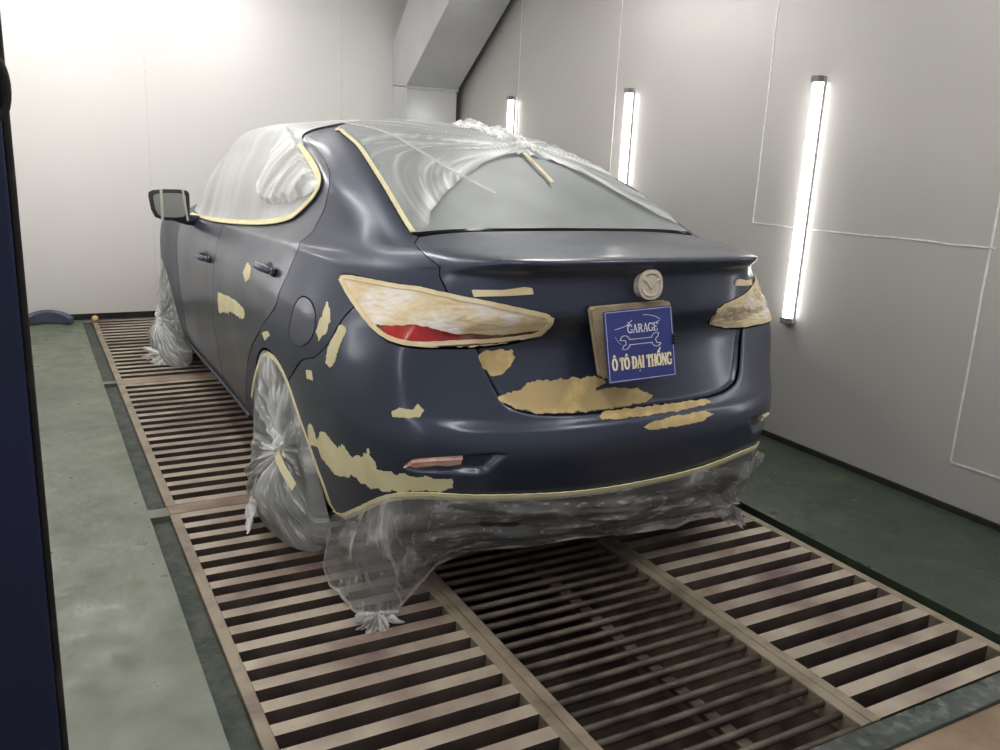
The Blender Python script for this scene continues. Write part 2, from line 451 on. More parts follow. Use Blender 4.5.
# ----
# outlines on the body, (u, v) on the control grid
UV = {
 'trunk_half': [(-3.131,12.925),(-3.597,11.638),(-3.612,9.934),(-3.309,8.697),(-2.958,7.851),(-2.651,6.853),(-2.415,6.495),(-2.185,6.243),(-1.982,6.134),(-1.485,6.025),(-0.766,5.982),(-0.092,6.008)],
 'bumper_seam': [(-6.536,4.584),(-5.917,6.308),(-5.452,7.389),(-5.122,8.318)],
 'tail_light': [(-5.657,9.239),(-5.575,9.395),(-5.021,9.354),(-4.408,9.089),(-3.232,8.567),(-2.305,8.357),(-1.786,8.197),(-1.329,8.02),(-1.367,7.503),(-1.442,7.052),(-2.038,6.909),(-2.801,6.873),(-3.503,6.952),(-4.008,7.116),(-4.372,7.35),(-4.82,7.804),(-5.181,8.302),(-5.451,8.749)],
 'tail_red': [(-4.729,7.789),(-4.237,7.783),(-3.708,7.816),(-3.176,7.451),(-2.701,7.226),(-2.238,7.119),(-1.607,7.282),(-1.507,7.188),(-2.039,6.96),(-2.803,6.92),(-3.508,7.018),(-4.019,7.209),(-4.345,7.448)],
 'rear_door_rear': [(-6.149,15.972),(-5.313,15.537),(-5.085,15.055),(-4.915,14.7),(-4.92,14.346),(-5.239,13.884),(-5.9,13.289),(-6.293,12.446),(-6.75,11.233),(-6.775,9.242),(-6.804,8.411),(-6.901,7.428),(-7.072,6.956),(-7.53,5.816),(-7.961,4.392),(-8.217,3.524),(-8.462,2.48),(-8.61,1.63)],
 'door_seam': [(-9.596,10.802),(-9.452,7.924),(-9.606,5.851),(-9.729,3.744),(-9.64,2.851),(-9.714,1.374)],
 'sill_line': [(-8.668,1.558),(-9.291,1.498),(-10.213,1.477),(-11.168,1.56),(-12.061,1.685),(-12.62,1.922)],
 'dlo': [(-11.29,11.195),(-10.134,11.528),(-9.017,11.848),(-7.876,12.313),(-7.103,12.799),(-6.619,13.308),(-6.018,13.685),(-5.578,13.946),(-5.463,14.255),(-5.64,14.645),(-6.047,15.073),(-6.295,15.384)],
 'glass_left': [(-2.994,13.043),(-2.957,13.589),(-2.909,14.28),(-2.81,15.165),(-2.904,15.997)],
 'fuel_flap': [(-6.278,8.092),(-6.108,8.074),(-5.956,7.837),(-5.904,7.532),(-5.927,7.119),(-6.059,6.729),(-6.25,6.389),(-6.452,6.347),(-6.537,6.682),(-6.506,7.147),(-6.426,7.621),(-6.369,7.917)],
 'patch_a': [(-6.206,3.238),(-6.095,3.387),(-6.008,3.025),(-5.821,3.419),(-5.627,3.354),(-5.45,3.224),(-5.231,3.325),(-5.061,3.153),(-4.978,3.248),(-4.789,3.304),(-4.61,3.542),(-4.493,3.289),(-4.473,3.046),(-4.261,3.095),(-3.946,3.111),(-3.559,3.125),(-2.992,3.17),(-2.974,2.864),(-3.206,2.767),(-3.778,2.637),(-4.1,2.534),(-4.645,2.466),(-4.884,2.598),(-5.122,2.65),(-5.45,2.42),(-5.66,2.449),(-5.922,2.591),(-6.005,2.817),(-6.232,2.73)],
 'patch_b': [(-5.322,7.706),(-5.23,7.466),(-5.308,7.006),(-5.387,6.494),(-5.503,6.24),(-5.603,6.341),(-5.567,6.855),(-5.434,7.426)],
 'patch_b2': [(-5.736,8.131),(-5.588,7.909),(-5.605,7.359),(-5.793,6.961),(-5.882,7.206),(-5.783,7.736)],
 'patch_c': [(-9.304,6.002),(-8.833,6.27),(-8.456,6.329),(-8.184,6.264),(-8.169,5.659),(-8.367,5.56),(-8.788,5.27),(-9.341,4.485)],
 'patch_d': [(-8.147,8.262),(-7.993,8.086),(-7.983,7.718),(-8.117,7.438),(-8.256,7.704)],
 'patch_f': [(-4.105,5.465),(-3.943,5.865),(-3.724,5.919),(-3.63,6.115),(-3.52,6.011),(-3.575,5.655),(-3.834,5.334),(-4.059,5.175)],
 'patch_g': [(-2.629,6.784),(-2.423,6.846),(-1.946,6.833),(-1.912,6.732),(-2.118,6.567),(-2.379,6.538),(-2.547,6.628)],
 'patch_h': [(-2.307,6.293),(-2.054,6.371),(-1.794,6.388),(-1.735,6.463),(-1.433,6.477),(-0.997,6.483),(-0.555,6.48),(-0.419,6.414),(-0.575,6.344),(0.018,6.307),(0.248,6.177),(0.136,6.076),(-0.327,6.049),(-0.903,6.05),(-1.481,6.064),(-1.98,6.163)],
 'patch_i': [(-0.662,5.836),(-0.55,5.996),(-0.031,5.995),(0.611,5.988),(1.109,5.951),(1.201,5.769),(0.734,5.54),(0.08,5.514),(-0.373,5.496),(-0.624,5.576)],
 'patch_i2': [(-0.076,4.756),(0.118,4.994),(0.526,5.164),(0.972,5.158),(1.124,4.87),(0.842,4.561),(0.369,4.536),(0.026,4.546)],
 'patch_j': [(-7.445,5.8),(-7.193,6.175),(-7.127,6.027),(-7.334,5.421)],
 'patch_k': [(-6.128,5.505),(-5.981,5.668),(-5.965,5.168),(-6.116,5.01)],
 'badge_l': [(-2.806,8.66),(-2.262,8.668),(-1.904,8.745),(-1.769,8.72),(-1.748,8.579),(-2.224,8.533),(-2.764,8.501)],
 'recess': [(-3.91,3.328),(-3.684,3.635),(-3.196,3.84),(-2.795,3.987),(-2.135,4.125),(-2.297,3.719),(-2.47,3.325),(-2.863,3.348),(-3.199,3.332),(-3.7,3.272)],
 'reflector': [(-3.869,3.341),(-3.685,3.605),(-3.196,3.824),(-2.824,3.911),(-2.851,3.61),(-3.197,3.458),(-3.642,3.318)],
 'tape_bottom': [(-5.785,0.84),(-5.219,1.576),(-4.713,2.05),(-4.087,2.448),(-3.394,2.604),(-2.672,2.555),(-1.85,2.482),(-1.155,2.41),(-0.541,2.35),(0.065,2.365),(0.718,2.43),(1.353,2.525),(2.227,2.7),(3.278,2.555)],
 'emblem': [(-0.012,8.846)],
 'under_arc': [(-2.667,13.029),(-2.142,13.37),(-1.526,13.699),(-0.832,14.046),(-0.192,14.414),(0.42,14.673),(1.011,14.731),(1.41,14.538),(1.629,14.119),(1.941,13.682),(2.412,13.36),(2.982,13.071)],
 'side_bunch': [(-7.168,15.9),(-7.145,16.163),(-6.183,15.201),(-6.031,14.608),(-5.604,14.196),(-5.66,13.893),(-6.143,13.673),(-6.554,13.554),(-7.122,13.385),(-7.731,13.267),(-8.237,13.41),(-8.336,13.706),(-8.048,14.309),(-7.693,15.073)],
 'streak': [(-2.808,16.115),(-1.716,15.452),(-1.453,14.778),(-1.224,14.192),(-0.902,13.828),(-0.66,13.611)],
 'stub': [(0.832,14.712),(0.7,14.326),(0.597,13.888)],
 'knot': [(1.242,15.198)],
 'crumple': [(1.652,16.28)],
 'handle_rear': [(-7.402,8.408)],
 'handle_front': [(-9.89,7.384)],
 'seam_quarter': [(-3.26,12.851)],
 'arch_tape': [(-5.91,0.882),(-5.956,1.687),(-6.141,2.447),(-6.349,3.053),(-6.564,3.79),(-6.791,4.581),(-7.06,4.89),(-7.335,4.655),(-7.661,3.918),(-8.001,3.157),(-8.267,2.275)],
}
# ================================================================ ROOM
XL, XR, YF, YB, ZC = -1.98, 1.735, -3.2, 5.3, 2.75
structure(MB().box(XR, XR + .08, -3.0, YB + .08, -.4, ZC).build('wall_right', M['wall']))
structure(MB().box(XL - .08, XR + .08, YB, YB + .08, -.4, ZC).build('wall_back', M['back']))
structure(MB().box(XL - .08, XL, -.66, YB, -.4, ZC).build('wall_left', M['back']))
structure(MB().box(XL - .08, XR + .08, -3.0, YB + .08, ZC, ZC + .06).build('ceiling', M['ceil']))
# floor slabs round the pit
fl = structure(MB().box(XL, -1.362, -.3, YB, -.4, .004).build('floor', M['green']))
structure(MB().box(.932, XR, -.86, YB, -.4, .004).build('floor', M['green_shaded']))
structure(MB().box(-3.2, XR, -3.4, -.885, -.4, -.012).build('floor', M['tan']))
structure(MB().box(XL - .4, -1.362, -.885, -.3, -.4, .002).build('floor', M['green']))
structure(MB().box(-1.362, .932, -.86, YB, -.46, -.4).build('floor', M['pit']))
structure(MB().box(-1.362, -1.292, -.80, 3.30, -.4, -.018).box(-1.362, -1.292, 3.36, YB, -.4, -.018).build('trim_1', M['ledge']))
structure(MB().box(-1.362, -1.292, 3.30, 3.36, -.4, .002).box(-1.362, -1.292, 1.25, 1.33, -.3, .004).build('trim_2', M['green']))
structure(MB().box(.885, .932, -.80, YB, -.4, -.03).build('trim_3', M['ledgeR']))
structure(MB().box(-1.362, XR, -.885, -.80, -.4, .0).build('trim_4', M['strip'], bevel=.004))
# dark gaps at the foot of the walls
structure(MB().box(XR - .012, XR, -.86, YB, .004, .032).build('baseboard_right', M['black']))
structure(MB().box(XL, XR, YB - .012, YB, .004, .05).build('baseboard_back', M['black']))
# joints of the sheet panels on the right wall
def seam_right(n, pts, w):
    V, F = [], []
    m = len(pts)
    for i, (y, z) in enumerate(pts):
        a = pts[max(i - 1, 0)]; b = pts[min(i + 1, m - 1)]
        d = Vector((b[0] - a[0], b[1] - a[1])).normalized()
        q = (-d.y * w, d.x * w)
        for s in (-1, 1):
            V.append((XR - .0035, y + q[0] * s, z + q[1] * s))
        V += [(XR + .001, y + q[0], z + q[1]), (XR + .001, y - q[0], z - q[1])]
    for i in range(m - 1):
        k = 4 * i
        F += [(k, k + 1, k + 5, k + 4), (k + 1, k + 2, k + 6, k + 5), (k + 3, k, k + 4, k + 7)]
    structure(add('trim_%d' % n, V, F, M['seam']))
random.seed(3)
def wob(a, b, n=14, amp=.003):
    return [(a[0] + (b[0] - a[0]) * i / n + random.uniform(-amp, amp), a[1] + (b[1] - a[1]) * i / n + random.uniform(-amp, amp)) for i in range(n + 1)]
seam_right(5, wob((1.41, 2.7), (1.41, 1.115)), .003)
seam_right(6, wob((1.41, 1.115), (.06, 1.135)), .003)
seam_right(7, wob((.085, 2.7), (.085, .215)), .004)
seam_right(8, wob((.085, .217), (-1.4, .217)), .004)
seam_right(9, wob((2.75, 2.7), (2.75, 1.0)), .003)
seam_right(10, wob((4.03, 2.7), (4.03, 1.0)), .003)
structure(MB().box(-.802, -.796, YB - .003, YB + .001, .05, ZC).build('trim_11', M['seam']))
structure(MB().box(.74, .746, YB - .003, YB + .001, .05, ZC).build('trim_12', M['seam']))

# exhaust duct in the far right corner
d = empty('exhaust_duct', (1.44, 5.14, 0), 'white sheet metal duct rising up the far corner and leaning out to the ceiling', 'duct')
MB().prism([(4.99, 0), (5.298, 0), (5.298, 1.93), (4.99, 1.91)], 1.20, 1.67).build('lower_box', M['duct'], d, bevel=.006)
MB().prism([(4.985, 1.915), (5.298, 1.935), (5.298, 2.28), (4.80, 2.749), (3.80, 2.749)], 1.195, 1.675).build('slanted_hood', M['duct'], d, bevel=.006)
fb = MB()
fb.box(1.19, 1.68, 4.975, 4.992, 1.90, 1.925)
fb.build('joint_flange', M['fixture'], d, bevel=.003)

# LED battens: three on the right wall, three facing them, more on the ceiling
def wall_tube(x, y, z0, z1, s, label, group):
    o = empty('tube_light', (x, y, z0), label, 'light', group)
    MB().box(min(x, x + s * .014), max(x, x + s * .014), y - .027, y + .030, z0, z1).build('housing', M['fixture'], o, bevel=.004)
    prof = [(math.cos(a) * .034, math.sin(a) * .027) for a in np.linspace(-math.pi / 2, math.pi / 2, 9)]
    V, F = [], []
    for z in (z0 + .03, z1 - .03):
        V += [(x + s * (.014 + c), y + q, z) for c, q in prof]
    n = len(prof)
    F = [(i, i + 1, n + i + 1, n + i) for i in range(n - 1)] + [tuple(range(n)), tuple(range(n, 2 * n))]
    add('diffuser', V, F, M['tube'], o, smooth=False)
    MB().box(min(x + s * .013, x + s * .050), max(x + s * .013, x + s * .050), y - .026, y + .026, z0, z0 + .032).build('end_cap', M['cap'], o, bevel=.004)
    MB().box(min(x + s * .013, x + s * .050), max(x + s * .013, x + s * .050), y - .026, y + .026, z1 - .032, z1).build('end_cap', M['cap'], o, bevel=.004)
    return o
RW = ['long glowing tube light on the right wall beside the car tail, nearest of three',
      'glowing tube light on the right wall, half hidden behind the rear window',
      'glowing tube light on the right wall next to the duct, farthest of three']
for i, y in enumerate((1.07, 2.575, 4.10)):
    wall_tube(XR, y, .635, 1.845, -1, RW[i], 'tube lights on the right wall')
wall_tube(XR, -.43, .635, 1.845, -1, 'added unseen tube light on the right wall in front of the near grates, outside the picture', 'tube lights on the right wall')  # unseen tube added at the row's spacing to brighten the car tail
wall_tube(XL, -.43, .635, 1.845, 1, 'added unseen tube light on the left wall just behind the navy door', 'tube lights on the left wall')  # its unseen partner, added to light the left rear corner and filler
LW = ['glowing tube light on the left wall across from the rear wheel', 'glowing tube light on the left wall beside the car doors', 'glowing tube light on the left wall near the back corner']
for i, y in enumerate((1.07, 2.575, 4.10)):
    wall_tube(XL, y, .635, 1.845, 1, LW[i], 'tube lights on the left wall')
def ceiling_tube(x, y, label):
    o = empty('ceiling_light', (x, y, ZC), label, 'light', 'battens along the ceiling')
    MB().box(x - .06, x + .06, y - .62, y + .62, ZC - .035, ZC).build('housing', M['fixture'], o, bevel=.005)
    MB().box(x - .05, x + .05, y - .60, y + .60, ZC - .06, ZC - .034).build('diffuser', M['ctube'], o, bevel=.006)
for (x, y, l) in ((-1.45, 4.35, 'ceiling batten light over the far left corner of the booth'), (-.3, 4.35, 'ceiling batten light before the middle of the back wall'), (-1.1, 1.9, 'ceiling batten light over the left doors of the car'),
                  (.9, 1.9, 'ceiling batten light over the right side of the car'), (-1.1, -.9, 'ceiling batten light over the near left floor'),
                  (.9, -.9, 'ceiling batten light over the near right grates')):
    ceiling_tube(x, y, l)

# navy booth door at the left edge of the picture
o = empty('booth_door', (-1.95, -.70, 0), 'navy blue booth door standing upright at the left edge with black rubber seal', 'door')
MB().box(-2.55, -1.7095, -.735, -.68, .01, 2.3).build('door_leaf', M['navy'], o, bevel=.004)
MB().box(-1.7095, -1.6995, -.725, -.695, .01, 2.3).build('rubber_seal', M['rubber'], o, bevel=.003)
MB().tube([(-1.712 + .012 * math.sin(a), -.75, 1.47 + .035 * math.cos(a)) for a in np.linspace(0, math.pi, 12)], .005, 8).build('handle', M['black'], o, smooth=True)

# ================================================================ GRATES
def grate(x0, x1, y0, y1, kind, label, group, pitch=.0998, phase=None):
    o = empty('floor_grate', ((x0 + x1) / 2, (y0 + y1) / 2, 0), label, 'grate', group)
    rw = .036
    MB().box(x0, x0 + rw, y0, y1, -.06, 0).build('side_rail', M['rail'], o, bevel=.003)
    MB().box(x1 - rw, x1, y0, y1, -.06, 0).build('side_rail', M['rail'], o, bevel=.003)
    if kind == 'bar':
        w = .047
        n = int((y1 - y0 - .02) / pitch)
        base = MB().box(x0 + rw, x1 - rw, -w / 2, w / 2, -.062, -.001)
        for k in range(n + 1):
            y = y0 + w / 2 + .002 + k * (y1 - y0 - w - .004) / n
            if k == 0:
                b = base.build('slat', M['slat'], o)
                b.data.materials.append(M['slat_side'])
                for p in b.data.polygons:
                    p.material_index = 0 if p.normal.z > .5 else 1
                first = b
            else:
                b = first.copy()
                COL.objects.link(b)
                b.parent = o
            b.location = (0, y, 0)
    else:
        r = .0105
        n = int((y1 - y0 - .02) / pitch)
        first = None
        for k in range(n + 1):
            y = y0 + r + k * (y1 - y0 - 2 * r) / n
            if first is None:
                first = MB().tube([(x0 + rw - .004, 0, -.014), (x1 - rw + .004, 0, -.014)], r, 8).build('rod', M['rod'], o, smooth=True)
                b = first
            else:
                b = first.copy()
                COL.objects.link(b)
                b.parent = o
            b.location = (0, y, 0)
        xm = (x0 + x1) / 2 + .03
        MB().box(xm - .02, xm + .02, y0, y1, -.045, -.026).build('support_bar', M['rod'], o, bevel=.002)
    return o
LXa, LXb, CXa, CXb, RXa, RXb = -1.29, -.575, -.573, .178, .18, .882
spans = [(-.795, 1.27), (1.36, 3.27), (3.36, 5.26)]
names = ['nearest the camera', 'middle', 'farthest, at the back wall']
for i, (a, b) in enumerate(spans):
    grate(LXa, LXb, a, b, 'bar', ['wide flat bar floor grate on the left, nearest the camera below the left rear wheel',
          'flat bar floor grate on the left, beside the car doors between two cross plates',
          'flat bar floor grate on the left, farthest, running to the back wall'][i], 'flat bar grates')
    grate(RXa, RXb, a, b, 'bar', ['wide flat bar floor grate on the right, nearest the camera beside the green floor',
          'flat bar floor grate on the right, hidden below the middle of the car',
          'flat bar floor grate on the right, hidden below the front of the car'][i], 'flat bar grates')
    grate(CXa, CXb, a, b, 'rod', ['dark thin rod grate in the middle bay behind the car, over the pit',
          'thin rod grate in the middle bay below the car floor', 'thin rod grate in the middle bay below the car nose'][i], 'thin rod grates', pitch=.0585)
for y, l1, l2 in ((1.315, 'tan cross plate between the left grates, next to the rear wheel', 'tan cross plate between the right grates below the car'),
                  (3.315, 'tan cross plate between the left grates, next to the front wheel', 'tan cross plate between the right grates below the car nose')):
    tag(MB().box(LXa, LXb, y - .043, y + .043, -.06, .001).build('cross_plate', M['plank'], bevel=.004), l1, 'plate', 'cross plates between the grates')
    tag(MB().box(RXa, RXb, y - .043, y + .043, -.06, .001).build('cross_plate', M['plank'], bevel=.004), l2, 'plate', 'cross plates between the grates')
for x, l in ((-.574, 'long steel beam under the seam of left and middle grates'), (.179, 'long steel beam under the seam of right and middle grates')):
    mb = MB().box(x - .03, x + .03, -.797, 5.27, -.40, -.064)
    tag(mb.build('support_beam', M['beam']), l, 'beam', 'pit beams')
for x, l in ((-1.27, 'long steel beam under the left edge of the grates'), (.862, 'long steel beam under the right edge of the grates')):
    tag(MB().box(x - .018, x + .018, -.797, 5.27, -.40, -.064).build('support_beam', M['beam']), l, 'beam', 'pit beams')

# small things on the floor at the back
o = MB()
V, F = [], []
n = 24
for i in range(n + 1):
    a = math.pi * (.18 + .64 * i / n)
    for r in (.165, .205):
        for z in (.006, .05):
            V.append((-1.60 + math.cos(a) * r * 1.05, 5.02 + math.sin(a) * r, z * (1 + 1.0 * math.sin(math.pi * i / n)) + (.01 if r > .18 else 0)))
for i in range(n):
    k = 4 * i
    F += [(k, k + 1, k + 5, k + 4), (k + 2, k + 6, k + 7, k + 3), (k + 1, k + 3, k + 7, k + 5), (k, k + 4, k + 6, k + 2)]
F += [(0, 2, 3, 1), (4 * n, 4 * n + 1, 4 * n + 3, 4 * n + 2)]
add('curved_plastic_strip', V, F, M['bluegrey'], smooth=False, bevel=.006)
tag(bpy.data.objects['curved_plastic_strip'], 'blue grey curved plastic strip lying on the green floor at the back wall', 'strip')
bm = bmesh.new()
bmesh.ops.create_icosphere(bm, subdivisions=3, radius=.026)
me = bpy.data.meshes.new('ball'); bm.to_mesh(me); bm.free(); me.materials.append(M['orange']); me.shade_smooth()
o = bpy.data.objects.new('ball', me); COL.objects.link(o); o.location = (-1.272, 5.19, .0275)
tag(o, 'small orange yellow ball at the far left corner of the grates', 'ball')
# ================================================================ CAR
from mathutils import noise as MN
def poly_c(uv, smooth=1, closed=True):
    P = chart(np.array([p[0] for p in uv]), np.array([p[1] for p in uv]))
    for _ in range(smooth):
        if closed:
            Q = np.roll(P, -1, axis=0)
            P = np.stack([P * .75 + Q * .25, P * .25 + Q * .75], 1).reshape(-1, 2)
        else:
            a, b = P[:-1], P[1:]
            P = np.vstack([P[:1], np.stack([a * .75 + b * .25, a * .25 + b * .75], 1).reshape(-1, 2), P[-1:]])
    return P
def sdf(P, X):
    """signed distance (m on the chart, inside < 0) of points X to polygon P"""
    X = np.asarray(X)
    A, B = P, np.roll(P, -1, axis=0)
    best = np.full(len(X), 1e9)
    ins = np.zeros(len(X), bool)
    for a, b in zip(A, B):
        ab = b - a
        t = np.clip(((X - a) @ ab) / max(ab @ ab, 1e-12), 0, 1)
        best = np.minimum(best, np.hypot(*(X - a - t[:, None] * ab).T))
        c = (a[1] > X[:, 1]) != (b[1] > X[:, 1])
        if c.any():
            with np.errstate(divide='ignore', invalid='ignore'):
                xi = a[0] + (X[:, 1] - a[1]) / (b[1] - a[1]) * ab[0]
            ins ^= c & (X[:, 0] < xi)
    return np.where(ins, -best, best)
def mirror(uv):
    return [(-u, v) for u, v in uv][::-1]

class Field:
    """scalar function on (u, v): keep where < 0"""
    def __init__(s, fn): s.fn = fn
    def __call__(s, u, v): return s.fn(u, v)
    def __or__(s, o): return Field(lambda u, v: np.minimum(s(u, v), o(u, v)))
    def __and__(s, o): return Field(lambda u, v: np.maximum(s(u, v), o(u, v)))
    def __sub__(s, o): return Field(lambda u, v: np.maximum(s(u, v), -o(u, v)))
    def grow(s, d): return Field(lambda u, v: s(u, v) - d)
def PF(uv, smooth=1):
    P = poly_c(uv, smooth)
    lo, hi = P.min(0) - .12, P.max(0) + .12
    def fn(u, v):
        X = chart(u, v)
        r = np.full(len(X), .12)
        m = ((X > lo) & (X < hi)).all(1)
        if m.any():
            r[m] = sdf(P, X[m])
        return r
    return Field(fn)
def SYM(uv, smooth=1):
    return PF(uv, smooth) | PF(mirror(uv), smooth)
def circ(yc, zc, R):
    def fn(u, v):
        p = S(u, v)
        d = np.hypot(p[:, 1] - yc, p[:, 2] - zc) - R
        side = np.abs(p[:, 0]) < .5
        return np.where(side, .2, d)
    return Field(fn)

# -------- outlines
c_half = UV['trunk_half']
trunk_uv = c_half + [(-c_half[-1][0] * 0, c_half[-1][1])] + mirror(c_half) + [(2.2, 13.0), (0, 13.02), (-2.2, 13.0)]
F_trunk = PF(trunk_uv, 1)
F_tail = SYM(UV['tail_light'], 1)
bs = UV['bumper_seam']
bump_uv = bs + [(-4.2, 7.75), (-2.9, 7.55), (-2.6, 7.2)] + [(2.6, 7.2), (2.9, 7.55), (4.2, 7.75)] + mirror(bs) + [(7.2, 3.0), (7.2, -1), (-7.2, -1), (-7.2, 3.0)]
F_bump = PF(bump_uv, 0)
AR, AF = (1.165, .262, .392), (3.955, .27, .392)
F_arch = circ(*AR) | circ(*AF)
dlo = UV['dlo']
dlo_uv = [(-11.75, 12.0)] + dlo[1:] + [(-6.25, 15.55), (-7.2, 15.9), (-9, 15.95), (-10.6, 15.9), (-11.2, 15.6), (-11.9, 13.2)]
dlo_uv = [(u, max(v, 11.4) if i < 2 else v) for i, (u, v) in enumerate(dlo_uv)]
F_dlo = SYM(dlo_uv, 1)
gl = UV['glass_left']
glass_uv = gl + [(-2.9, 15.95), (-1.5, 16.0), (0, 16.0)]
glass_uv = glass_uv + mirror(glass_uv[:-1]) + [(0, 13.05)]
F_rglass = PF(glass_uv, 0)
F_wind = PF([(12.6, 13.3), (12.5, 15.6), (13.5, 16), (17, 16), (17, 13.2), (14, 13.2)], 0) | PF([(-12.6, 13.3), (-12.5, 15.6), (-13.5, 16), (-17, 16), (-17, 13.2), (-14, 13.2)], 0)
F_flap = PF(UV['fuel_flap'], 1)
rd, ds, sl = UV['rear_door_rear'], UV['door_seam'], UV['sill_line']
seam = [(-9.5, 15.9), (-9.52, 12.0)] + ds
rdoor_uv = rd + [(-8.75, 1.56), (-9.2, 1.5), (ds[-1][0], 1.5)] + seam[::-1]
fdoor_uv = seam + [(ds[-1][0], 1.5), (-10.3, 1.48), (-11.2, 1.56), (-11.75, 1.7), (-11.72, 4), (-11.7, 8), (-11.75, 11.6), (-12.0, 12.2), (-11.3, 15.5), (-10.6, 15.95)]
F_rdoor, F_fdoor = SYM(rdoor_uv, 0), SYM(fdoor_uv, 0)
tb = UV['tape_bottom']
tb_v = ([-17, -7.0, -6.0] + [p[0] for p in tb] + [4.6, 5.4, 6.2, 7.0, 17], [.2, .3, .7] + [p[1] for p in tb] + [2.0, 1.3, .8, .3, .2])
def _below(u, v):
    vv = np.interp(u, tb_v[0], tb_v[1])
    return (v - vv) * .1
F_val = Field(_below)
F_recess = PF(UV['recess'], 1) | PF(mirror(UV['recess']), 1)

# -------- press the trunk face in behind the bumper, the lamp recesses into the bumper
def _press():
    global _D, _N
    us = np.linspace(-17, 17, NUF); vs = np.linspace(0, 18, NVF)
    uu, vv = np.meshgrid(us, vs, indexing='ij')
    m = (np.abs(uu) < 7) & (vv < 9.5)
    u, v = uu[m], vv[m]
    ss = lambda x: np.clip(x, 0, 1) ** 2 * (3 - 2 * np.clip(x, 0, 1))
    d = -F_trunk(u, v)
    low = ss((7.25 - v) / .6)
    h = .022 * ss((d + .008) / .022) * low
    rc = -F_recess(u, v)
    h = h + .022 * ss((rc + .004) / .02)
    P = chart(u, v)
    _D[m] = _D[m] - _N[m] * h[:, None]
    _N = _normals(_D)
    if _N[NUF // 2, 40] @ np.array([0, -1, 0]) < 0:
        _N = -_N
    _N[:, -3:] = np.array([0, 0, 1.])
_press()

def shell(name, field, m, parent, box, res=16, lift=0.0, rim=.008, smooth=True, resv=None, liftfn=None, drop=None, crease=None):
    """the part of the body surface where field < 0, as a mesh with a turned-in rim"""
    u0, u1, v0, v1 = box
    nu = max(2, int(round((u1 - u0) * res)) + 1)
    nv = max(2, int(round((v1 - v0) * (resv or res * .75))) + 1)
    us, vs = np.linspace(u0, u1, nu), np.linspace(v0, v1, nv)
    uu, vv = [a.ravel() for a in np.meshgrid(us, vs, indexing='ij')]
    F = field(uu, vv) if field is not None else np.full(len(uu), -1.)
    idx = np.arange(nu * nv).reshape(nu, nv)
    q = np.stack([idx[:-1, :-1], idx[1:, :-1], idx[1:, 1:], idx[:-1, 1:]], -1).reshape(-1, 4)
    ins = F[q] < 0
    full, part = q[ins.all(1)], q[ins.any(1) & ~ins.all(1)]
    UVp = [tuple(p) for p in zip(uu, vv)]
    faces = [tuple(f) for f in full]
    cache = {}
    def cut(a, b):
        k = (min(a, b), max(a, b))
        if k not in cache:
            a, b = k
            t = F[a] / (F[a] - F[b])
            t = min(max(t, .02), .98)
            UVp.append((uu[a] + (uu[b] - uu[a]) * t, vv[a] + (vv[b] - vv[a]) * t))
            cache[k] = len(UVp) - 1
        return cache[k]
    for f in part:
        out = []
        for i in range(4):
            a, b = f[i], f[(i + 1) % 4]
            if F[a] < 0:
                out.append(int(a))
            if (F[a] < 0) != (F[b] < 0):
                out.append(cut(int(a), int(b)))
        if len(out) >= 3:
            faces.append(tuple(out))
    used = np.unique(np.concatenate([np.array(f) for f in faces])) if faces else np.array([], int)
    remap = {int(k): i for i, k in enumerate(used)}
    U = np.array([UVp[k] for k in used])
    L = np.full(len(U), float(lift))
    if liftfn is not None:
        L = L + liftfn(U[:, 0], U[:, 1])
    X = S(U[:, 0], U[:, 1], L)
    if drop is not None:
        X = drop(X, U)
    faces = [tuple(remap[int(i)] for i in f) for f in faces]
    V = [tuple(p) for p in X]
    if rim:
        ec = {}
        for f in faces:
            for a, b in zip(f, f[1:] + f[:1]):
                k = (a, b)
                ec[k] = 1
        N = _bil(_N, U[:, 0], U[:, 1])
        mp = {}
        for (a, b) in list(ec):
            if (b, a) not in ec:
                for w in (a, b):
                    if w not in mp:
                        mp[w] = len(V)
                        V.append(tuple(X[w] - N[w] * rim))
                faces.append((b, a, mp[a], mp[b]))
    o = add(name, V, faces, m, parent, smooth=smooth, crease=None if crease is None else crease(U[:, 0], U[:, 1]))
    try:
        o.data.set_sharp_from_angle(angle=math.radians(50))
    except Exception:
        pass
    return o

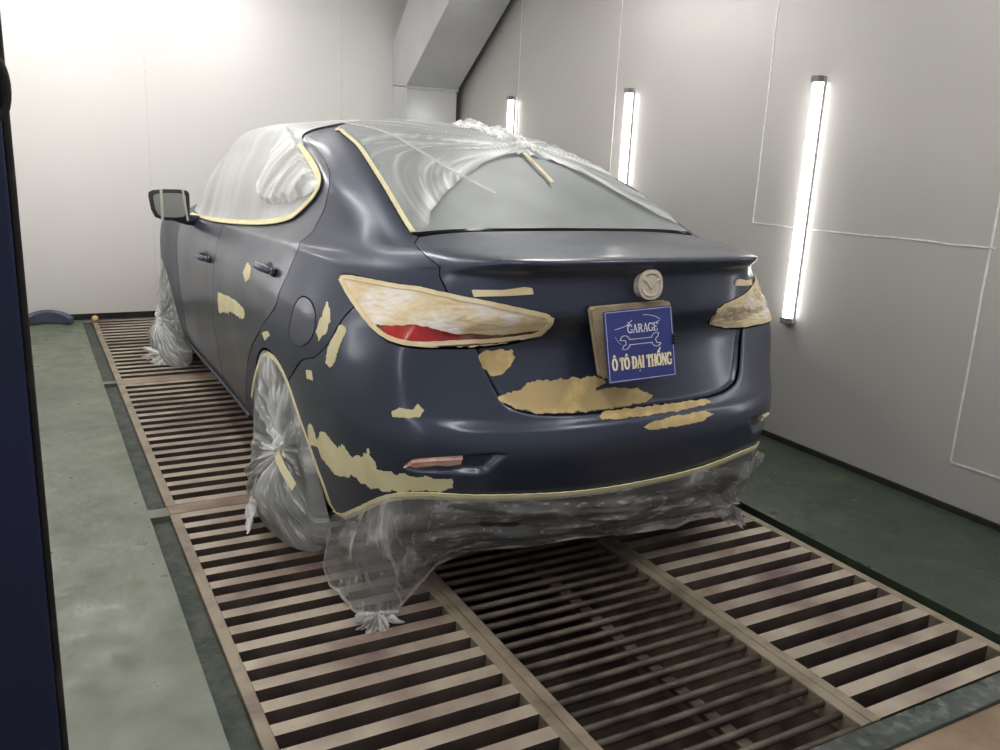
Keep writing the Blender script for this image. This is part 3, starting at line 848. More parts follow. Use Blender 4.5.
def ribbon(name, uv, width, m, parent, lift=.002, n=None, thick=.0012, smooth=2, closed=False, wv=None):
    """a strip of tape lying on the body along (u, v) points"""
    P = np.array(uv, float)
    for _ in range(smooth):
        a, b = P[:-1], P[1:]
        P = np.vstack([P[:1], np.stack([a * .75 + b * .25, a * .25 + b * .75], 1).reshape(-1, 2), P[-1:]])
    X = S(P[:, 0], P[:, 1])
    s = np.concatenate([[0], np.cumsum(np.linalg.norm(np.diff(X, axis=0), axis=1))])
    k = max(4, int(s[-1] / .012))
    t = np.linspace(0, s[-1], k)
    u, v = np.interp(t, s, P[:, 0]), np.interp(t, s, P[:, 1])
    X = S(u, v)
    T = np.gradient(X, axis=0)
    T /= np.linalg.norm(T, axis=1)[:, None]
    N = _bil(_N, u, v)
    B = np.cross(N, T)
    B /= np.linalg.norm(B, axis=1)[:, None]
    h = .03
    Ju = (S(u + h, v) - S(u - h, v)) / (2 * h)
    Jv = (S(u, np.clip(v + h, 0, 18)) - S(u, np.clip(v - h, 0, 18))) / (2 * h)
    V, F = [], []
    nw = 5
    for i in range(k):
        J = np.stack([Ju[i], Jv[i]], 1)
        d, *_ = np.linalg.lstsq(J, B[i], rcond=None)
        w = width * (wv(i / (k - 1)) if wv else 1) * (1 + .06 * math.sin(i * 1.7))
        for j in range(nw):
            e = (j / (nw - 1) - .5) * w
            uu, vv = u[i] + d[0] * e, min(max(v[i] + d[1] * e, 0), 18)
            p = S(np.array([uu]), np.array([vv]), lift + thick)[0]
            V.append(p)
        for j in (0, nw - 1):
            e = (j / (nw - 1) - .5) * w
            V.append(S(np.array([u[i] + d[0] * e]), np.array([min(max(v[i] + d[1] * e, 0), 18)]), lift - .003)[0])
    r = nw + 2
    for i in range(k - 1):
        a, b = i * r, (i + 1) * r
        for j in range(nw - 1):
            F.append((a + j, a + j + 1, b + j + 1, b + j))
        F.append((a + nw, a, b, b + nw))
        F.append((a + nw - 1, a + nw + 1, b + nw + 1, b + nw - 1))
    for e in (0, (k - 1) * r):
        F.append(tuple(e + j for j in range(nw)) + (e + nw + 1, e + nw))
    return add(name, V, F, m, parent, smooth=False)

car = empty('car', (0, 2.4, 0), 'dark navy sedan with sanded filler patches, masked for repainting, parked on the floor grates', 'car')
G2 = .003                                            # half of a panel gap
panels = F_trunk | F_tail | F_bump | F_rdoor | F_fdoor | F_flap | F_rglass | F_wind | F_dlo
F_all = Field(lambda u, v: np.full(len(u), -1.0))
body = F_all - panels.grow(G2) - F_arch
shell('body_shell', body, M['quarter'], car, (-17, 17, 0, 18), 14)
shell('inner_body', F_all - F_arch.grow(.004), M['lining'], car, (-17, 17, 0, 18), 6, lift=-.03, rim=0)
shell('trunk_lid', F_trunk.grow(-G2) - F_tail.grow(G2) - F_rglass.grow(G2), M['paint'], car, (-4.2, 4.2, 5.2, 13.4), 26, resv=26)
shell('rear_bumper', F_bump.grow(-G2) - F_trunk.grow(G2) - F_tail.grow(G2) - F_arch - F_val, M['paint'], car, (-7.3, 7.3, .2, 9), 22, resv=26)
shell('lower_valance', (F_bump.grow(-G2) & F_val) - F_arch, M['valance'], car, (-7.3, 7.3, 0, 3.2), 12, lift=-.006)
for sgn in (1, -1):
    bx = lambda a, b: (a, b) if sgn < 0 else (-b, -a)
    a, b = bx(-10.2, -4.6) if sgn > 0 else (-10.2, -4.6)
    w = shell('rear_door', F_rdoor.grow(-G2) - F_dlo - F_arch, M['paint'], car, (-10.2, -4.6, .8, 16.3) if sgn < 0 else (4.6, 10.2, .8, 16.3), 20, resv=14)
    w = shell('front_door', F_fdoor.grow(-G2) - F_dlo - F_arch, M['paint'], car, (-12.6, -9.0, .8, 16.3) if sgn < 0 else (9.0, 12.6, .8, 16.3), 18, resv=14)
    w = shell('side_window', F_dlo.grow(-.001), M['glass'], car, (-12.6, -4.9, 11, 16.4) if sgn < 0 else (4.9, 12.6, 11, 16.4), 14, lift=-.004)
shell('fuel_flap', F_flap.grow(-G2), M['paint'], car, (-6.8, -5.4, 5.8, 8.9), 40, resv=30)
shell('rear_window', F_rglass.grow(-.001) - F_trunk, M['glass'], car, (-3.6, 3.6, 12.7, 16.3), 14, lift=-.004)
shell('windshield', F_wind.grow(-.001), M['glass'], car, (-17, -12.2, 13, 16.4), 8, lift=-.004)
shell('windshield', F_wind.grow(-.001), M['glass'], car, (12.2, 17, 13, 16.4), 8, lift=-.004)
# lamps: lens, red part, taped film over it
def lamp(mir):
    f = mirror if mir else (lambda p: p)
    box = (-6, -.9, 6.9, 9.9) if not mir else (.9, 6, 6.9, 9.9)
    T, R = PF(f(UV['tail_light']), 0), PF(f(UV['tail_red']), 1)
    t = shell('tail_light', T.grow(-G2 * 2), M['lamp_dark'], car, box, 26, resv=30, lift=-.002, rim=.02)
    if not mir:
        shell('red_lens', R & T.grow(-.012) & Field(lambda u, v: (u + 2.75 + .25 * np.sin(v * 9)) * .1), M['red'], t, box, 30, resv=36, lift=.001, rim=.003)
    def rag(u, v):
        X = chart(u, v)
        return np.array([MN.fractal(Vector((a * 9, b * 22, 3.1)), 1, 2, 5) for a, b in X]) * .012
    Fw = T.grow(-.004)
    if not mir:
        Fw = Fw - Field(lambda u, v: R(u, v) + rag(u, v) - .002)
    def lf(u, v):
        X = chart(u, v)
        return np.array([abs(MN.fractal(Vector((a * 14, b * 30, .7)), 1, 2, 4)) for a, b in X]) * (.005 if not mir else .010)
    shell('taped_film', Fw, M['wrap'], t, box, 34, resv=44, lift=.002, rim=.003, liftfn=lf)
    loop = f(UV['tail_light'])
    loop = [p for p in loop]
    P = np.array(loop + loop[:1])
    # pull the tape a little inside the lamp edge
    c = P.mean(0)
    Q = c + (P - c) * np.array([.975, .90])
    ribbon('masking_tape', Q, .014, M['tape2'], t, lift=.0065, smooth=1)
lamp(False); lamp(True)

# filler patches
def ragged(F0, amp, sc, seed):
    def fn(u, v):
        X = chart(u, v)
        n = np.array([MN.fractal(Vector((a * sc, b * sc, seed)), 1, 2, 5) for a, b in X])
        return F0(u, v) + n * amp
    return Field(fn)
def patch(key, m, amp=.006, sc=30, res=40, seed=0.0, parent=car):
    uv = UV[key]
    a = np.array(uv)
    box = (a[:, 0].min() - .25, a[:, 0].max() + .25, a[:, 1].min() - .35, a[:, 1].max() + .35)
    if box[1] - box[0] < 1.2:
        res = 70
    o = shell('filler_patch', ragged(PF(uv, 0), amp, sc, seed) - F_arch, m, parent, box, res, lift=.0012, rim=.0012, resv=res)
    return o
for k, mm, amp in (('patch_a', 'putty', .010), ('patch_b', 'putty', .006), ('patch_b2', 'putty', .010), ('patch_c', 'putty', .012), ('patch_d', 'putty', .008), ('patch_f', 'putty', .004),
                   ('patch_g', 'putty2', .006), ('patch_h', 'putty2', .008), ('patch_i', 'putty2', .006), ('patch_i2', 'putty2', .006), ('patch_j', 'putty', .004), ('patch_k', 'putty', .004)):
    patch(k, M[mm], amp, 42, seed=len(k) + ord(k[-1]))
# taped badges and emblem
for mir in (False, True):
    f = mirror if mir else (lambda p: p)
    uv = f(UV['badge_l'])
    a = np.array(uv)
    b = shell('taped_badge', PF(uv, 0), M['tape2'], car, (a[:, 0].min() - .1, a[:, 0].max() + .1, a[:, 1].min() - .1, a[:, 1].max() + .1), 60, resv=60, lift=.006, rim=.006)
ec = UV['emblem'][0]
ex = S(np.array([ec[0]]), np.array([ec[1]]))[0]
en = _bil(_N, np.array([ec[0]]), np.array([ec[1]]))[0]
en = np.array([0, -.992, .12])
ex = ex + np.array([-.006, 0, -.010])
ed = empty('emblem', tuple(ex), '', '')
del ed['label'], ed['category']
ed.parent = car
ed.location = Vector(ex) - Vector(car.location)
def on_plane(pts, c, n, lift):
    n = Vector(n).normalized()
    x = Vector((1, 0, 0)); x = (x - n * x.dot(n)).normalized()
    z = n.cross(x)
    if z.z < 0: z = -z
    return [Vector(c) + x * a + z * b + n * lift for a, b in pts]
def plate(name, pts, c, n, l0, l1, m, parent, bevel=0.0):
    k = len(pts)
    V = on_plane(pts, c, n, l0) + on_plane(pts, c, n, l1)
    F = [tuple(range(k)), tuple(range(k, 2 * k))[::-1]] + [(i, (i + 1) % k, k + (i + 1) % k, k + i) for i in range(k)]
    return add(name, V, F, m, parent, bevel=bevel)
sq = [(.0405 * math.copysign(abs(math.cos(a)) ** .8, math.cos(a)), .0405 * math.copysign(abs(math.sin(a)) ** .8, math.sin(a))) for a in np.linspace(0, 2 * math.pi, 40, endpoint=False)]
plate('badge_disc', sq, ex, en, -.010, .034, M['emblem'], ed, bevel=.006)
ring = MB(); ring.tube(on_plane([(a * .86, b * .86) for a, b in sq], ex, en, .0352), .0028, 6, closed=True); ring.build('badge_ring', M['emblem'], ed, smooth=True)
wing = MB()
wing.tube(on_plane([(-.033, .017), (-.017, .009), (-.006, -.005), (0, -.013), (.006, -.005), (.017, .009), (.033, .017)], ex, en, .0352), .0035, 6)
wing.build('winged_mark', M['emblem'], ed, smooth=True)
# taped reflectors in the bumper recesses
for mir in (False, True):
    f = mirror if mir else (lambda p: p)
    uv = f(UV['reflector']); a = np.array(uv)
    shell('taped_reflector', PF(uv, 0), M['pink'] if not mir else M['tape2'], car, (a[:, 0].min() - .1, a[:, 0].max() + .1, a[:, 1].min() - .2, a[:, 1].max() + .2), 60, resv=60, lift=.012, rim=.014)
# sill strip, door handles
ribbon('sill_moulding', [(-8.55, 1.15), (-9.2, 1.08), (-10.2, 1.05), (-11.2, 1.12), (-12.1, 1.25)], .022, M['dull'], car, lift=.006, thick=.008)
def handle(c, s=1.0):
    u, v = c
    p = S(np.array([u]), np.array([v]))[0]
    n = _bil(_N, np.array([u]), np.array([v]))[0]
    t = S(np.array([u - .2]), np.array([v]))[0] - p
    t /= np.linalg.norm(t)
    h = empty('door_handle', tuple(p), '', '')
    del h['label'], h['category']
    h.parent = car
    h.location = Vector(p) - Vector(car.location)
    up = np.cross(t, n); up *= np.sign(up[2])
    cup = MB()                                         # dished scoop behind the grip
    for k in range(1): pass
    ns, V, F = 16, [], []
    for r, d in ((.034, .0005), (.030, .002), (.02, .001), (.001, .0008)):
        for i in range(ns):
            a = 2 * math.pi * i / ns
            V.append(p + t * (math.cos(a) * r * 1.35) + up * (math.sin(a) * r * .75 + .006) + n * d)
    for r in range(3):
        for i in range(ns):
            j = (i + 1) % ns
            F.append((r * ns + i, r * ns + j, (r + 1) * ns + j, (r + 1) * ns + i))
    cup.raw(V, F).build('scoop', M['mblack'], h, smooth=True)
    g = MB()
    path = [p + t * a + n * b for a, b in ((-.095, .002), (-.085, .022), (-.05, .034), (0, .037), (.05, .034), (.085, .022), (.095, .002))]
    g.tube(path, [.010, .014, .015, .015, .015, .014, .010], 10)
    g.build('grip', M['paint'], h, smooth=True)
    k = MB(); k.tube([p - t * .115 + n * .001, p - t * .115 + n * .02], [.017, .014], 14)
    k.build('key_cap', M['chrome'], h, smooth=True)
handle(UV['handle_rear'][0]); handle(UV['handle_front'][0])
handle((-UV['handle_rear'][0][0], UV['handle_rear'][0][1])); handle((-UV['handle_front'][0][0], UV['handle_front'][0][1]))

# door mirrors
def door_mirror(s):
    m = empty('door_mirror', (s * .99, 2.92, 1.05), '', '')
    del m['label'], m['category']
    m.parent = car
    m.location = Vector((s * .99, 2.92, 1.05)) - Vector(car.location)
    out = [(-.108, .052), (-.104, .070), (-.085, .080), (-.03, .086), (.05, .086), (.088, .080), (.098, .066), (.098, -.01), (.094, -.052), (.078, -.072), (.03, -.078), (-.04, -.076), (-.08, -.060), (-.098, -.02)]
    out = [(-a * (1 if s < 0 else -1) * -1, b) for a, b in out]
    cx, cz = s * 1.0, 1.062
    V, F = [], []
    k = len(out)
    for sc, dy in ((.86, -.004), (1, 0), (1.0, .02), (.93, .06), (.72, .10), (.3, .125)):
        V += [(cx + a * sc, 2.90 + dy, cz + b * sc) for a, b in out]
    for r in range(5):
        for i in range(k):
            j = (i + 1) % k
            F.append((r * k + i, r * k + j, (r + 1) * k + j, (r + 1) * k + i))
    F.append(tuple(range(5 * k, 6 * k)))
    F.append(tuple(range(k))[::-1])
    add('mirror_housing', V, F, M['mblack'], m, smooth=False)
    V = [(cx + a * .80, 2.894, cz + b * .78) for a, b in out] + [(cx + a * .80, 2.899, cz + b * .78) for a, b in out]
    F = [tuple(range(k))[::-1]] + [(i, (i + 1) % k, k + (i + 1) % k, k + i) for i in range(k)]
    add('mirror_glass', V, F, M['mirror'], m)
    if s < 0:
        for x0, w, tl in ((-.052, .014, 0), (.058, .011, .02)):
            q = [(x0, .088), (x0 + w, .088), (x0 + w + tl, -.078), (x0 + tl, -.078)]
            V = [(cx + a, 2.8925, cz + b) for a, b in q] + [(cx + a, 2.894, cz + b) for a, b in q]
            add('tape_strip', V, [(0, 1, 2, 3), (7, 6, 5, 4), (0, 4, 5, 1), (1, 5, 6, 2), (2, 6, 7, 3), (3, 7, 4, 0)], M['pale_tape'], m)
    MB().tube([(cx - s * .02, 2.95, cz - .05), (s * .91, 2.95, .985), (s * .83, 2.97, .975)], [.035, .03, .03], 10).build('mirror_stem', M['dull'], m, smooth=True)
door_mirror(-1); door_mirror(1)

# wheels (parts of the car)
def wheel(x, y):
    s = math.copysign(1, x)
    w = empty('wheel', (x, y, .312), '', '')
    del w['label'], w['category']
    w.parent = car
    w.location = Vector((x, y, .312)) - Vector(car.location)
    c = (x, y, .312)
    MB().lathe([(.205, -.10), (.25, -.112), (.292, -.105), (.309, -.085), (.312, -.04), (.312, .04), (.309, .085), (.292, .105), (.25, .112), (.205, .10)], c).build('tyre', M['tyre'], w, smooth=True)
    MB().lathe([(.208, -.10), (.20, -.06), (.195, .0), (.20, .06), (.208, .105), (.198, .108), (.185, .085)], c).build('rim', M['rim'], w, smooth=True)
    sp = MB()
    for k in range(5):
        a = 2 * math.pi * k / 5 + .3
        for da in (-.16, .16):
            sp.tube([(x + s * .09, y + .04 * math.cos(a), .312 + .04 * math.sin(a)), (x + s * .085, y + .192 * math.cos(a + da), .312 + .192 * math.sin(a + da))], [.020, .015], 8)
    sp.lathe([(.001, s * .10), (.05, s * .098), (.06, s * .08), (.06, 0)], c, n=24)
    sp.build('spokes', M['rim'], w, smooth=True)
for x in (-.795, .795):
    for y in (AR[0], AF[0]):
        wheel(x, y)
# wheel houses
for s in (-1, 1):
    for (y, z, R) in (AR, AF):
        V, F = [], []
        n = 28
        for i in range(n + 1):
            a = -.25 + (math.pi + .5) * i / n
            for xx in (s * .875, s * .60):
                V.append((xx, y + (R + .006) * math.cos(a), z + (R + .006) * math.sin(a)))
        F = [(2 * i, 2 * i + 1, 2 * i + 3, 2 * i + 2) for i in range(n)]
        F.append(tuple(2 * i + 1 for i in range(n + 1)))
        add('wheel_house', V, F, M['lining'], car)
MB().box(-.60, .60, .35, 4.5, .16, .20).build('underbody', M['lining'], car)
# ================================================================ MASKING FILM AND SIGN
def frac(P, octv=4):
    return np.array([MN.fractal(Vector(p), 1, 2, octv) for p in P])
def nz3(P, sc, seed=0, octv=4):
    return frac([(p[0] * sc, p[1] * sc, p[2] * sc + seed) for p in P], octv)
def ridged(n, k=3.0, pw=2.0):
    return np.clip(1 - np.abs(n) * k, 0, 1) ** pw
def rosette(name, c, axis, rad, m, parent, seed, pleats=11, height=.5, squash=(1, 1), nr=16, na=132, amp=.07):
    """gathered knot of film: pleats fanning out from one point"""
    ax = Vector(axis).normalized()
    x = ax.orthogonal().normalized()
    if abs(x.z) > .5: x = ax.cross(x).normalized()
    y = ax.cross(x)
    V, F, K = [], [], []
    for i in range(na):
        a = 2 * math.pi * i / na
        n1 = 1.3 * MN.fractal(Vector((math.cos(a) * 2.2 + seed, math.sin(a) * 2.2, seed)), 1, 2, 4)
        R = rad * (1 + .55 * n1)
        for j in range(nr):
            t = j / (nr - 1)
            pl = math.sin(a * pleats + 2.5 * n1 * (1 + t) + seed)
            n2 = MN.fractal(Vector((math.cos(a) * 5 + t, math.sin(a) * 5, seed + t * 2)), 1, 2, 4)
            r = R * t
            h = rad * (height * (1 - t) ** 1.5 + amp * pl * math.sin(math.pi * min(t * .8 + .1, 1)) + .3 * n2 * math.sin(math.pi * min(1, t * .9)))
            V.append(Vector(c) + x * (math.cos(a) * r * squash[0]) + y * (math.sin(a) * r * squash[1]) + ax * h)
            K.append(.35 + .65 * max(pl, 0) * (1 - .5 * t) + .2 * n2)
    for i in range(na):
        k = (i + 1) % na
        for j in range(nr - 1):
            F.append((i * nr + j, k * nr + j, k * nr + j + 1, i * nr + j + 1))
    for q in V:
        q.z = max(q.z, .004)
    return add(name, V, F, m, parent, smooth=True, crease=K)

# --- over the rear window and roof
g = UV['glass_left']
rf = [(u * .995, v) for u, v in g] + [(-3.9, 16.3), (-4.6, 16.7), (-4.9, 18.0)]
F_rearfilm = PF(rf + mirror([(u * .97, v) for u, v in rf]) + [(0, 13.05)], 0)
rear = empty('masking_film', (0, 1.2, 1.4), 'grey plastic film taped over the rear window and roof, knotted at the top', 'plastic film')
shell('film_sheet', F_rearfilm, M['film'], rear, (-5, 5, 12.9, 18), 14, resv=14, rim=0, liftfn=lambda u, v: .006 + .003 * nz3(S(u, v), 3, 2, 2),
      crease=lambda u, v: .5 + .8 * nz3(S(u, v), 2.5, 8, 3))
F_arc = PF(UV['under_arc'] + [(2.6, 12.6), (-2.4, 12.6)], 1)
kn = S(np.array([UV['knot'][0][0]]), np.array([UV['knot'][0][1]]))[0]
def _polar(u, v):
    d = S(u, v) - kn
    r = np.hypot(d[:, 0], np.hypot(d[:, 1], d[:, 2]))
    return r, np.arctan2(d[:, 1] * .7 + d[:, 2], d[:, 0])
def fold_n(u, v):
    r, a = _polar(u, v)
    bend = a + .35 * np.sin(r * 3.1)
    return frac([(x * 7, y * 1.0, 1.3) for x, y in zip(bend, r)], 3), r
def fold(u, v):
    n, r = fold_n(u, v)
    return .016 + .020 * n * np.clip(r / .15, .25, 1) * np.clip((16.3 - v) / 1.2, .15, 1)
def fold_k(u, v):
    n, r = fold_n(u, v)
    e = np.clip(1 - np.abs(F_arc(u, v) - .02) / .05, 0, 1)
    return .22 + .75 * ridged(n, 4.5, 2) * np.exp(-r * .9) + .5 * e * (.6 + n) + .3 * np.exp(-(r / .22) ** 2)
def rag2(F0, amp, sc, seed):
    return Field(lambda u, v: F0(u, v) + amp * nz3(S(u, v), sc, seed))
shell('folded_layer', F_rearfilm.grow(-.012) - rag2(F_arc, .01, 6, 4), M['film_fold'], rear, (-4.8, 4.8, 12.9, 17.9), 40, resv=30, rim=0, liftfn=fold, crease=fold_k)
ribbon('masking_tape', g + [(-3.3, 16.05), (-4.2, 16.5)], .016, M['tape'], rear, lift=.009)
ribbon('fold_strip', UV['streak'], .013, M['film_white'], rear, lift=.030)
ribbon('tape_stub', UV['stub'], .014, M['tape2'], rear, lift=.022)
def bunch_patch(name, c, ru, rv, hgt, parent, seed):
    """a crumpled lump of film standing a little off the sheet"""
    uv = [(c[0] + ru * math.cos(a) * (1 + .3 * math.sin(3 * a + seed)), c[1] + rv * math.sin(a) * (1 + .25 * math.cos(2 * a + seed))) for a in np.linspace(0, 2 * math.pi, 28, endpoint=False)]
    F0 = PF(uv, 1)
    def nn(u, v):
        return frac([(p[0] * 17, p[1] * 9 + seed, p[2] * 17) for p in S(u, v)], 4)
    def lf(u, v):
        d = np.clip(-F0(u, v) / .045, 0, 1)
        return .014 + np.sqrt(d) * hgt * (.55 + 1.1 * nn(u, v))
    shell(name, rag2(F0, .015, 16, seed), M['film_white'], parent, (c[0] - 2 * ru, c[0] + 2 * ru, c[1] - 2 * rv, min(17.9, c[1] + 2 * rv)), 60, resv=60, rim=0, liftfn=lf,
          crease=lambda u, v: .2 + .9 * ridged(nn(u, v), 3.5, 1.3))
bunch_patch('film_knot', (UV['knot'][0][0], UV['knot'][0][1] + .1), .38, .42, .045, rear, 1.0)
bunch_patch('film_bunch', (UV['crumple'][0][0] - .2, UV['crumple'][0][1] - .1), .7, .40, .035, rear, 4.0)

# --- over the left windows
side = empty('masking_film', (-.8, 2.2, 1.2), 'pale plastic film taped over the left side windows up to the roof', 'plastic film')
sd = [(-11.9, 12.1)] + [(u, v) for u, v in dlo_uv[1:12]] + [(-5.9, 15.4), (-6.3, 16.3), (-6.2, 18), (-12.6, 18), (-12.6, 15.5), (-12.2, 13)]
F_side = PF(sd, 0)
shell('film_sheet', F_side, M['film_side'], side, (-13, -5, 11.0, 18), 14, resv=14, rim=0, liftfn=lambda u, v: .008 + .004 * nz3(S(u, v), 4, 5, 2),
      crease=lambda u, v: .4 + .9 * frac([(p[1] * 5 - p[2] * 2, p[2] * 1.2, 3) for p in S(u, v)], 4))
F_bun = PF(UV['side_bunch'], 1)
def bun_n(u, v):
    return frac([(p[1] * 16 + p[2] * 7, p[2] * 2.5, 7) for p in S(u, v)], 4)
def bunch(u, v):
    d = np.clip(-F_bun(u, v) / .05, 0, 1)
    return .012 + d * (.025 + .03 * bun_n(u, v))
shell('bunched_film', rag2(F_bun, .014, 12, 2), M['film_white'], side, (-8.6, -5.2, 13, 16.5), 44, resv=34, rim=0, liftfn=bunch,
      crease=lambda u, v: .25 + .9 * ridged(bun_n(u, v), 3, 1.3))
tl = [(-11.7, 11.2)] + dlo_uv[1:12]
ribbon('masking_tape', tl, .024, M['tape'], side, lift=.010, smooth=1)

# --- film skirt hanging from the bumper tape
skirt = empty('masking_film', (0, .2, .25), 'clear crumpled film skirt hanging from the cream tape along the rear bumper', 'plastic film')
ribbon('masking_tape', [(-5.93, .75)] + tb + [(3.6, 2.45)], .024, M['tape'], skirt, lift=.006)
HEM = [(-5.95, -.835, .75, .12), (-5.7, -.86, .66, .06), (-5.3, -.90, .48, .035), (-4.9, -.905, .33, .014), (-4.55, -.87, .235, .008), (-4.2, -.80, .21, .008), (-3.85, -.70, .25, .05),
       (-3.3, -.63, .26, .105), (-2.7, -.53, .25, .145), (-2.1, -.42, .21, .165), (-1.3, -.25, .17, .165), (-.5, -.08, .15, .165), (.4, .10, .15, .155), (1.2, .30, .16, .145), (1.9, .45, .2, .13), (2.5, .58, .25, .09), (2.9, .66, .28, .09), (3.3, .74, .33, .15), (3.6, .78, .40, .25)]
H = np.array(HEM)
nu, nv = 420, 40
us = np.linspace(-5.93, 3.6, nu)
hem = np.stack([np.interp(us, H[:, 0], H[:, k]) for k in (1, 2, 3)], 1)
for k in range(3):
    hem[:, k] = np.convolve(np.pad(hem[:, k], 7, mode='edge'), np.ones(15) / 15, 'valid')
tv = np.interp(us, tb_v[0], tb_v[1])
top = S(us, tv, np.full(nu, .009))
topn = _bil(_N, us, tv)
V, F, K = [], [], []
for i in range(nu):
    left = min(1, max(0, (-3.3 - us[i]) / .9))          # the gathered corner below the left lamp
    for j in range(nv):
        t = j / (nv - 1)
        b = top[i] * (1 - t) + hem[i] * t
        bel = math.sin(math.pi * min(1, t * 1.1)) * (.03 - .012 * left)
        # folds run along the bumper in the middle and down to the tip at the corner
        n1 = MN.fractal(Vector((us[i] * .55 + t * .5, t * 4.5 - us[i] * .3, 2.0)), 1, 2, 3)
        n2 = MN.fractal(Vector((us[i] * (3.2 - 1.2 * t) + 4.75 * 1.2 * -t, t * .7, 6.0)), 1, 2, 3)
        n = n1 * (1 - left) + n2 * left
        g3 = MN.fractal(Vector((us[i] * 1.5, t * 2.5, 9.0)), 1, 2, 3)
        q = b + topn[i] * np.array([1, 1, .2]) * (bel + (n * .026 + g3 * .02) * min(1, t * 3)) + np.array([0, 0, .02 * g3 * t * t])
        q[2] = max(q[2], .004)
        V.append(q)
        rg = max(0, 1 - abs(n) * 9) ** 2
        fine = max(0, 1 - abs(MN.fractal(Vector((us[i] * (.7 + 4 * left), t * (11 - 8 * left) - us[i] * .5, 15.0)), 1, 2, 2)) * 6) ** 3
        bright = .5 + .5 * MN.fractal(Vector((us[i] * .6, t * 1.2, 20.0)), 1, 2, 2)
        K.append(.14 + (.55 * rg + .4 * fine) * (.15 + bright) + .25 * max(0, g3) + (.3 if t > .97 else 0) + .1 * t)
for i in range(nu - 1):
    for j in range(nv - 1):
        k = i * nv + j
        F.append((k, k + nv, k + nv + 1, k + 1))
add('film_skirt', V, F, M['film_clear'], skirt, smooth=True, crease=K)
rosette('film_tail', (-.835, .21, .006), (0, -.1, 1), .065, M['film_clear'], skirt, 2.2, 3, .35, (1.1, .9))
rosette('film_gather', (.60, .24, .15), (.1, -1, .2), .085, M['film_clear'], skirt, 6.2, 3, .3, (1.4, .7))

# --- bags over the left wheels
def wheel_bag(yc, label, knot, seed):
    o = empty('wheel_film', (-.9, yc, .3), label, 'plastic film', 'plastic film over the left wheels')
    RING = [(-.845, -.475, .19), (-.872, -.43, .37), (-.895, -.305, .50), (-.91, -.165, .618), (-.914, 0, .652), (-.91, .165, .618), (-.90, .295, .51), (-.895, .38, .36),
            (-.90, .375, .2), (-.93, .305, .06), (-.965, .135, .012), (-.99, -.065, .008), (-.98, -.245, .008), (-.925, -.425, .008), (-.85, -.485, .03), (-.83, -.50, .1)]
    R = np.array([(x, yc + y, z) for x, y, z in RING])
    na, nr = 300, 36
    Rc = np.vstack([R, R[:1]])
    ang = np.linspace(0, len(R), na, endpoint=False)
    ring = np.stack([np.interp(ang, np.arange(len(Rc)), Rc[:, k]) for k in range(3)], 1)
    for k in range(3):
        ring[:, k] = np.convolve(np.concatenate([ring[-10:, k], ring[:, k], ring[:10, k]]), np.ones(21) / 21, 'valid')
    kx, ky, kz = knot
    V, F, K = [], [], []
    for i in range(na):
        a = 2 * math.pi * i / na
        ca, sa = math.cos(a), math.sin(a)
        ex_, ey, ez = ring[i]
        low = min(1, max(0, (.30 - ez) / .25))
        for j in range(nr):
            t = j / (nr - 1)
            y, z, x = ky + (ey - ky) * t, kz + (ez - kz) * t, kx + (ex_ - kx) * t
            n = MN.fractal(Vector((ca * 5.5 + seed, sa * 5.5, t * .7)), 1, 2, 5)
            n2 = MN.fractal(Vector((y * 6, z * 6, seed + 3)), 1, 2, 4)
            bul = math.sin(math.pi * t) * (.004 + .05 * low)
            x -= bul + n * .030 * math.sin(math.pi * min(1, t * 1.05)) + n2 * .022 * math.sin(math.pi * t)
            if z > .06 and t < 1:
                x = min(x, -.906 + .03 * max(0, (t - .85) / .15) ** 2)
            V.append((x, y, max(z, .005)))
            rg = max(0, 1 - abs(n) * 7) ** 2
            K.append(.24 + .7 * rg * (1 - .4 * t) + .55 * math.exp(-(t / .22) ** 2) + .3 * max(0, n2) + (.25 if ez > .3 else 0) * max(0, n) * 2)
    for i in range(na):
        i2 = (i + 1) % na
        for j in range(nr - 1):
            F.append((i * nr + j, i2 * nr + j, i2 * nr + j + 1, i * nr + j + 1))
    add('film_sheet', V, F, M['film_wheel'], o, smooth=True, crease=K)
    rosette('film_knot', (kx - .006, ky, kz), (-1, 0, 0), .07, M['film_white'], o, seed, 9, .3, (.9, 1.3))
    return o
wf = wheel_bag(1.165, 'plastic film bag taped over the left rear wheel, knotted in the middle', (-.948, .89, .345), 1.7)
rosette('film_flap', (-1.0, 1.09, .075), (-.8, .2, .35), .085, M['film_white'], wf, 3.3, 5, .25, (.8, 1.2))
ribbon('masking_tape', UV['arch_tape'], .018, M['tape'], wf, lift=.002)
def band(name, pts, w, m, parent):
    V, F = [], []
    for i, p in enumerate(pts):
        a = Vector(pts[max(0, i - 1)]); b = Vector(pts[min(len(pts) - 1, i + 1)])
        t = (b - a).normalized(); s = t.cross(Vector((.75, .66, 0))).normalized() * w / 2
        p = Vector(p)
        V += [p + s, p - s, p - s + Vector((.0016, 0, 0)), p + s + Vector((.0016, 0, 0))]
    for i in range(len(pts) - 1):
        k = 4 * i
        F += [(k + a, k + (a + 1) % 4, k + 4 + (a + 1) % 4, k + 4 + a) for a in range(4)]
    F += [(0, 1, 2, 3), (4 * len(pts) - 1, 4 * len(pts) - 2, 4 * len(pts) - 3, 4 * len(pts) - 4)]
    return add(name, V, F, m, parent)
band('tape_stub', [(-.972, .865, .35), (-.972, .79, .318), (-.955, .705, .275)], .034, M['tape'], wf)
ff = wheel_bag(3.955, 'milky plastic film bag over the left front wheel with a flared end on the grates', (-.955, 3.90, .26), 5.1)
rosette('film_flap', (-.97, 3.72, .05), (-.5, -.5, .5), .11, M['film_white'], ff, 8.1, 6, .2, (1.2, .8))

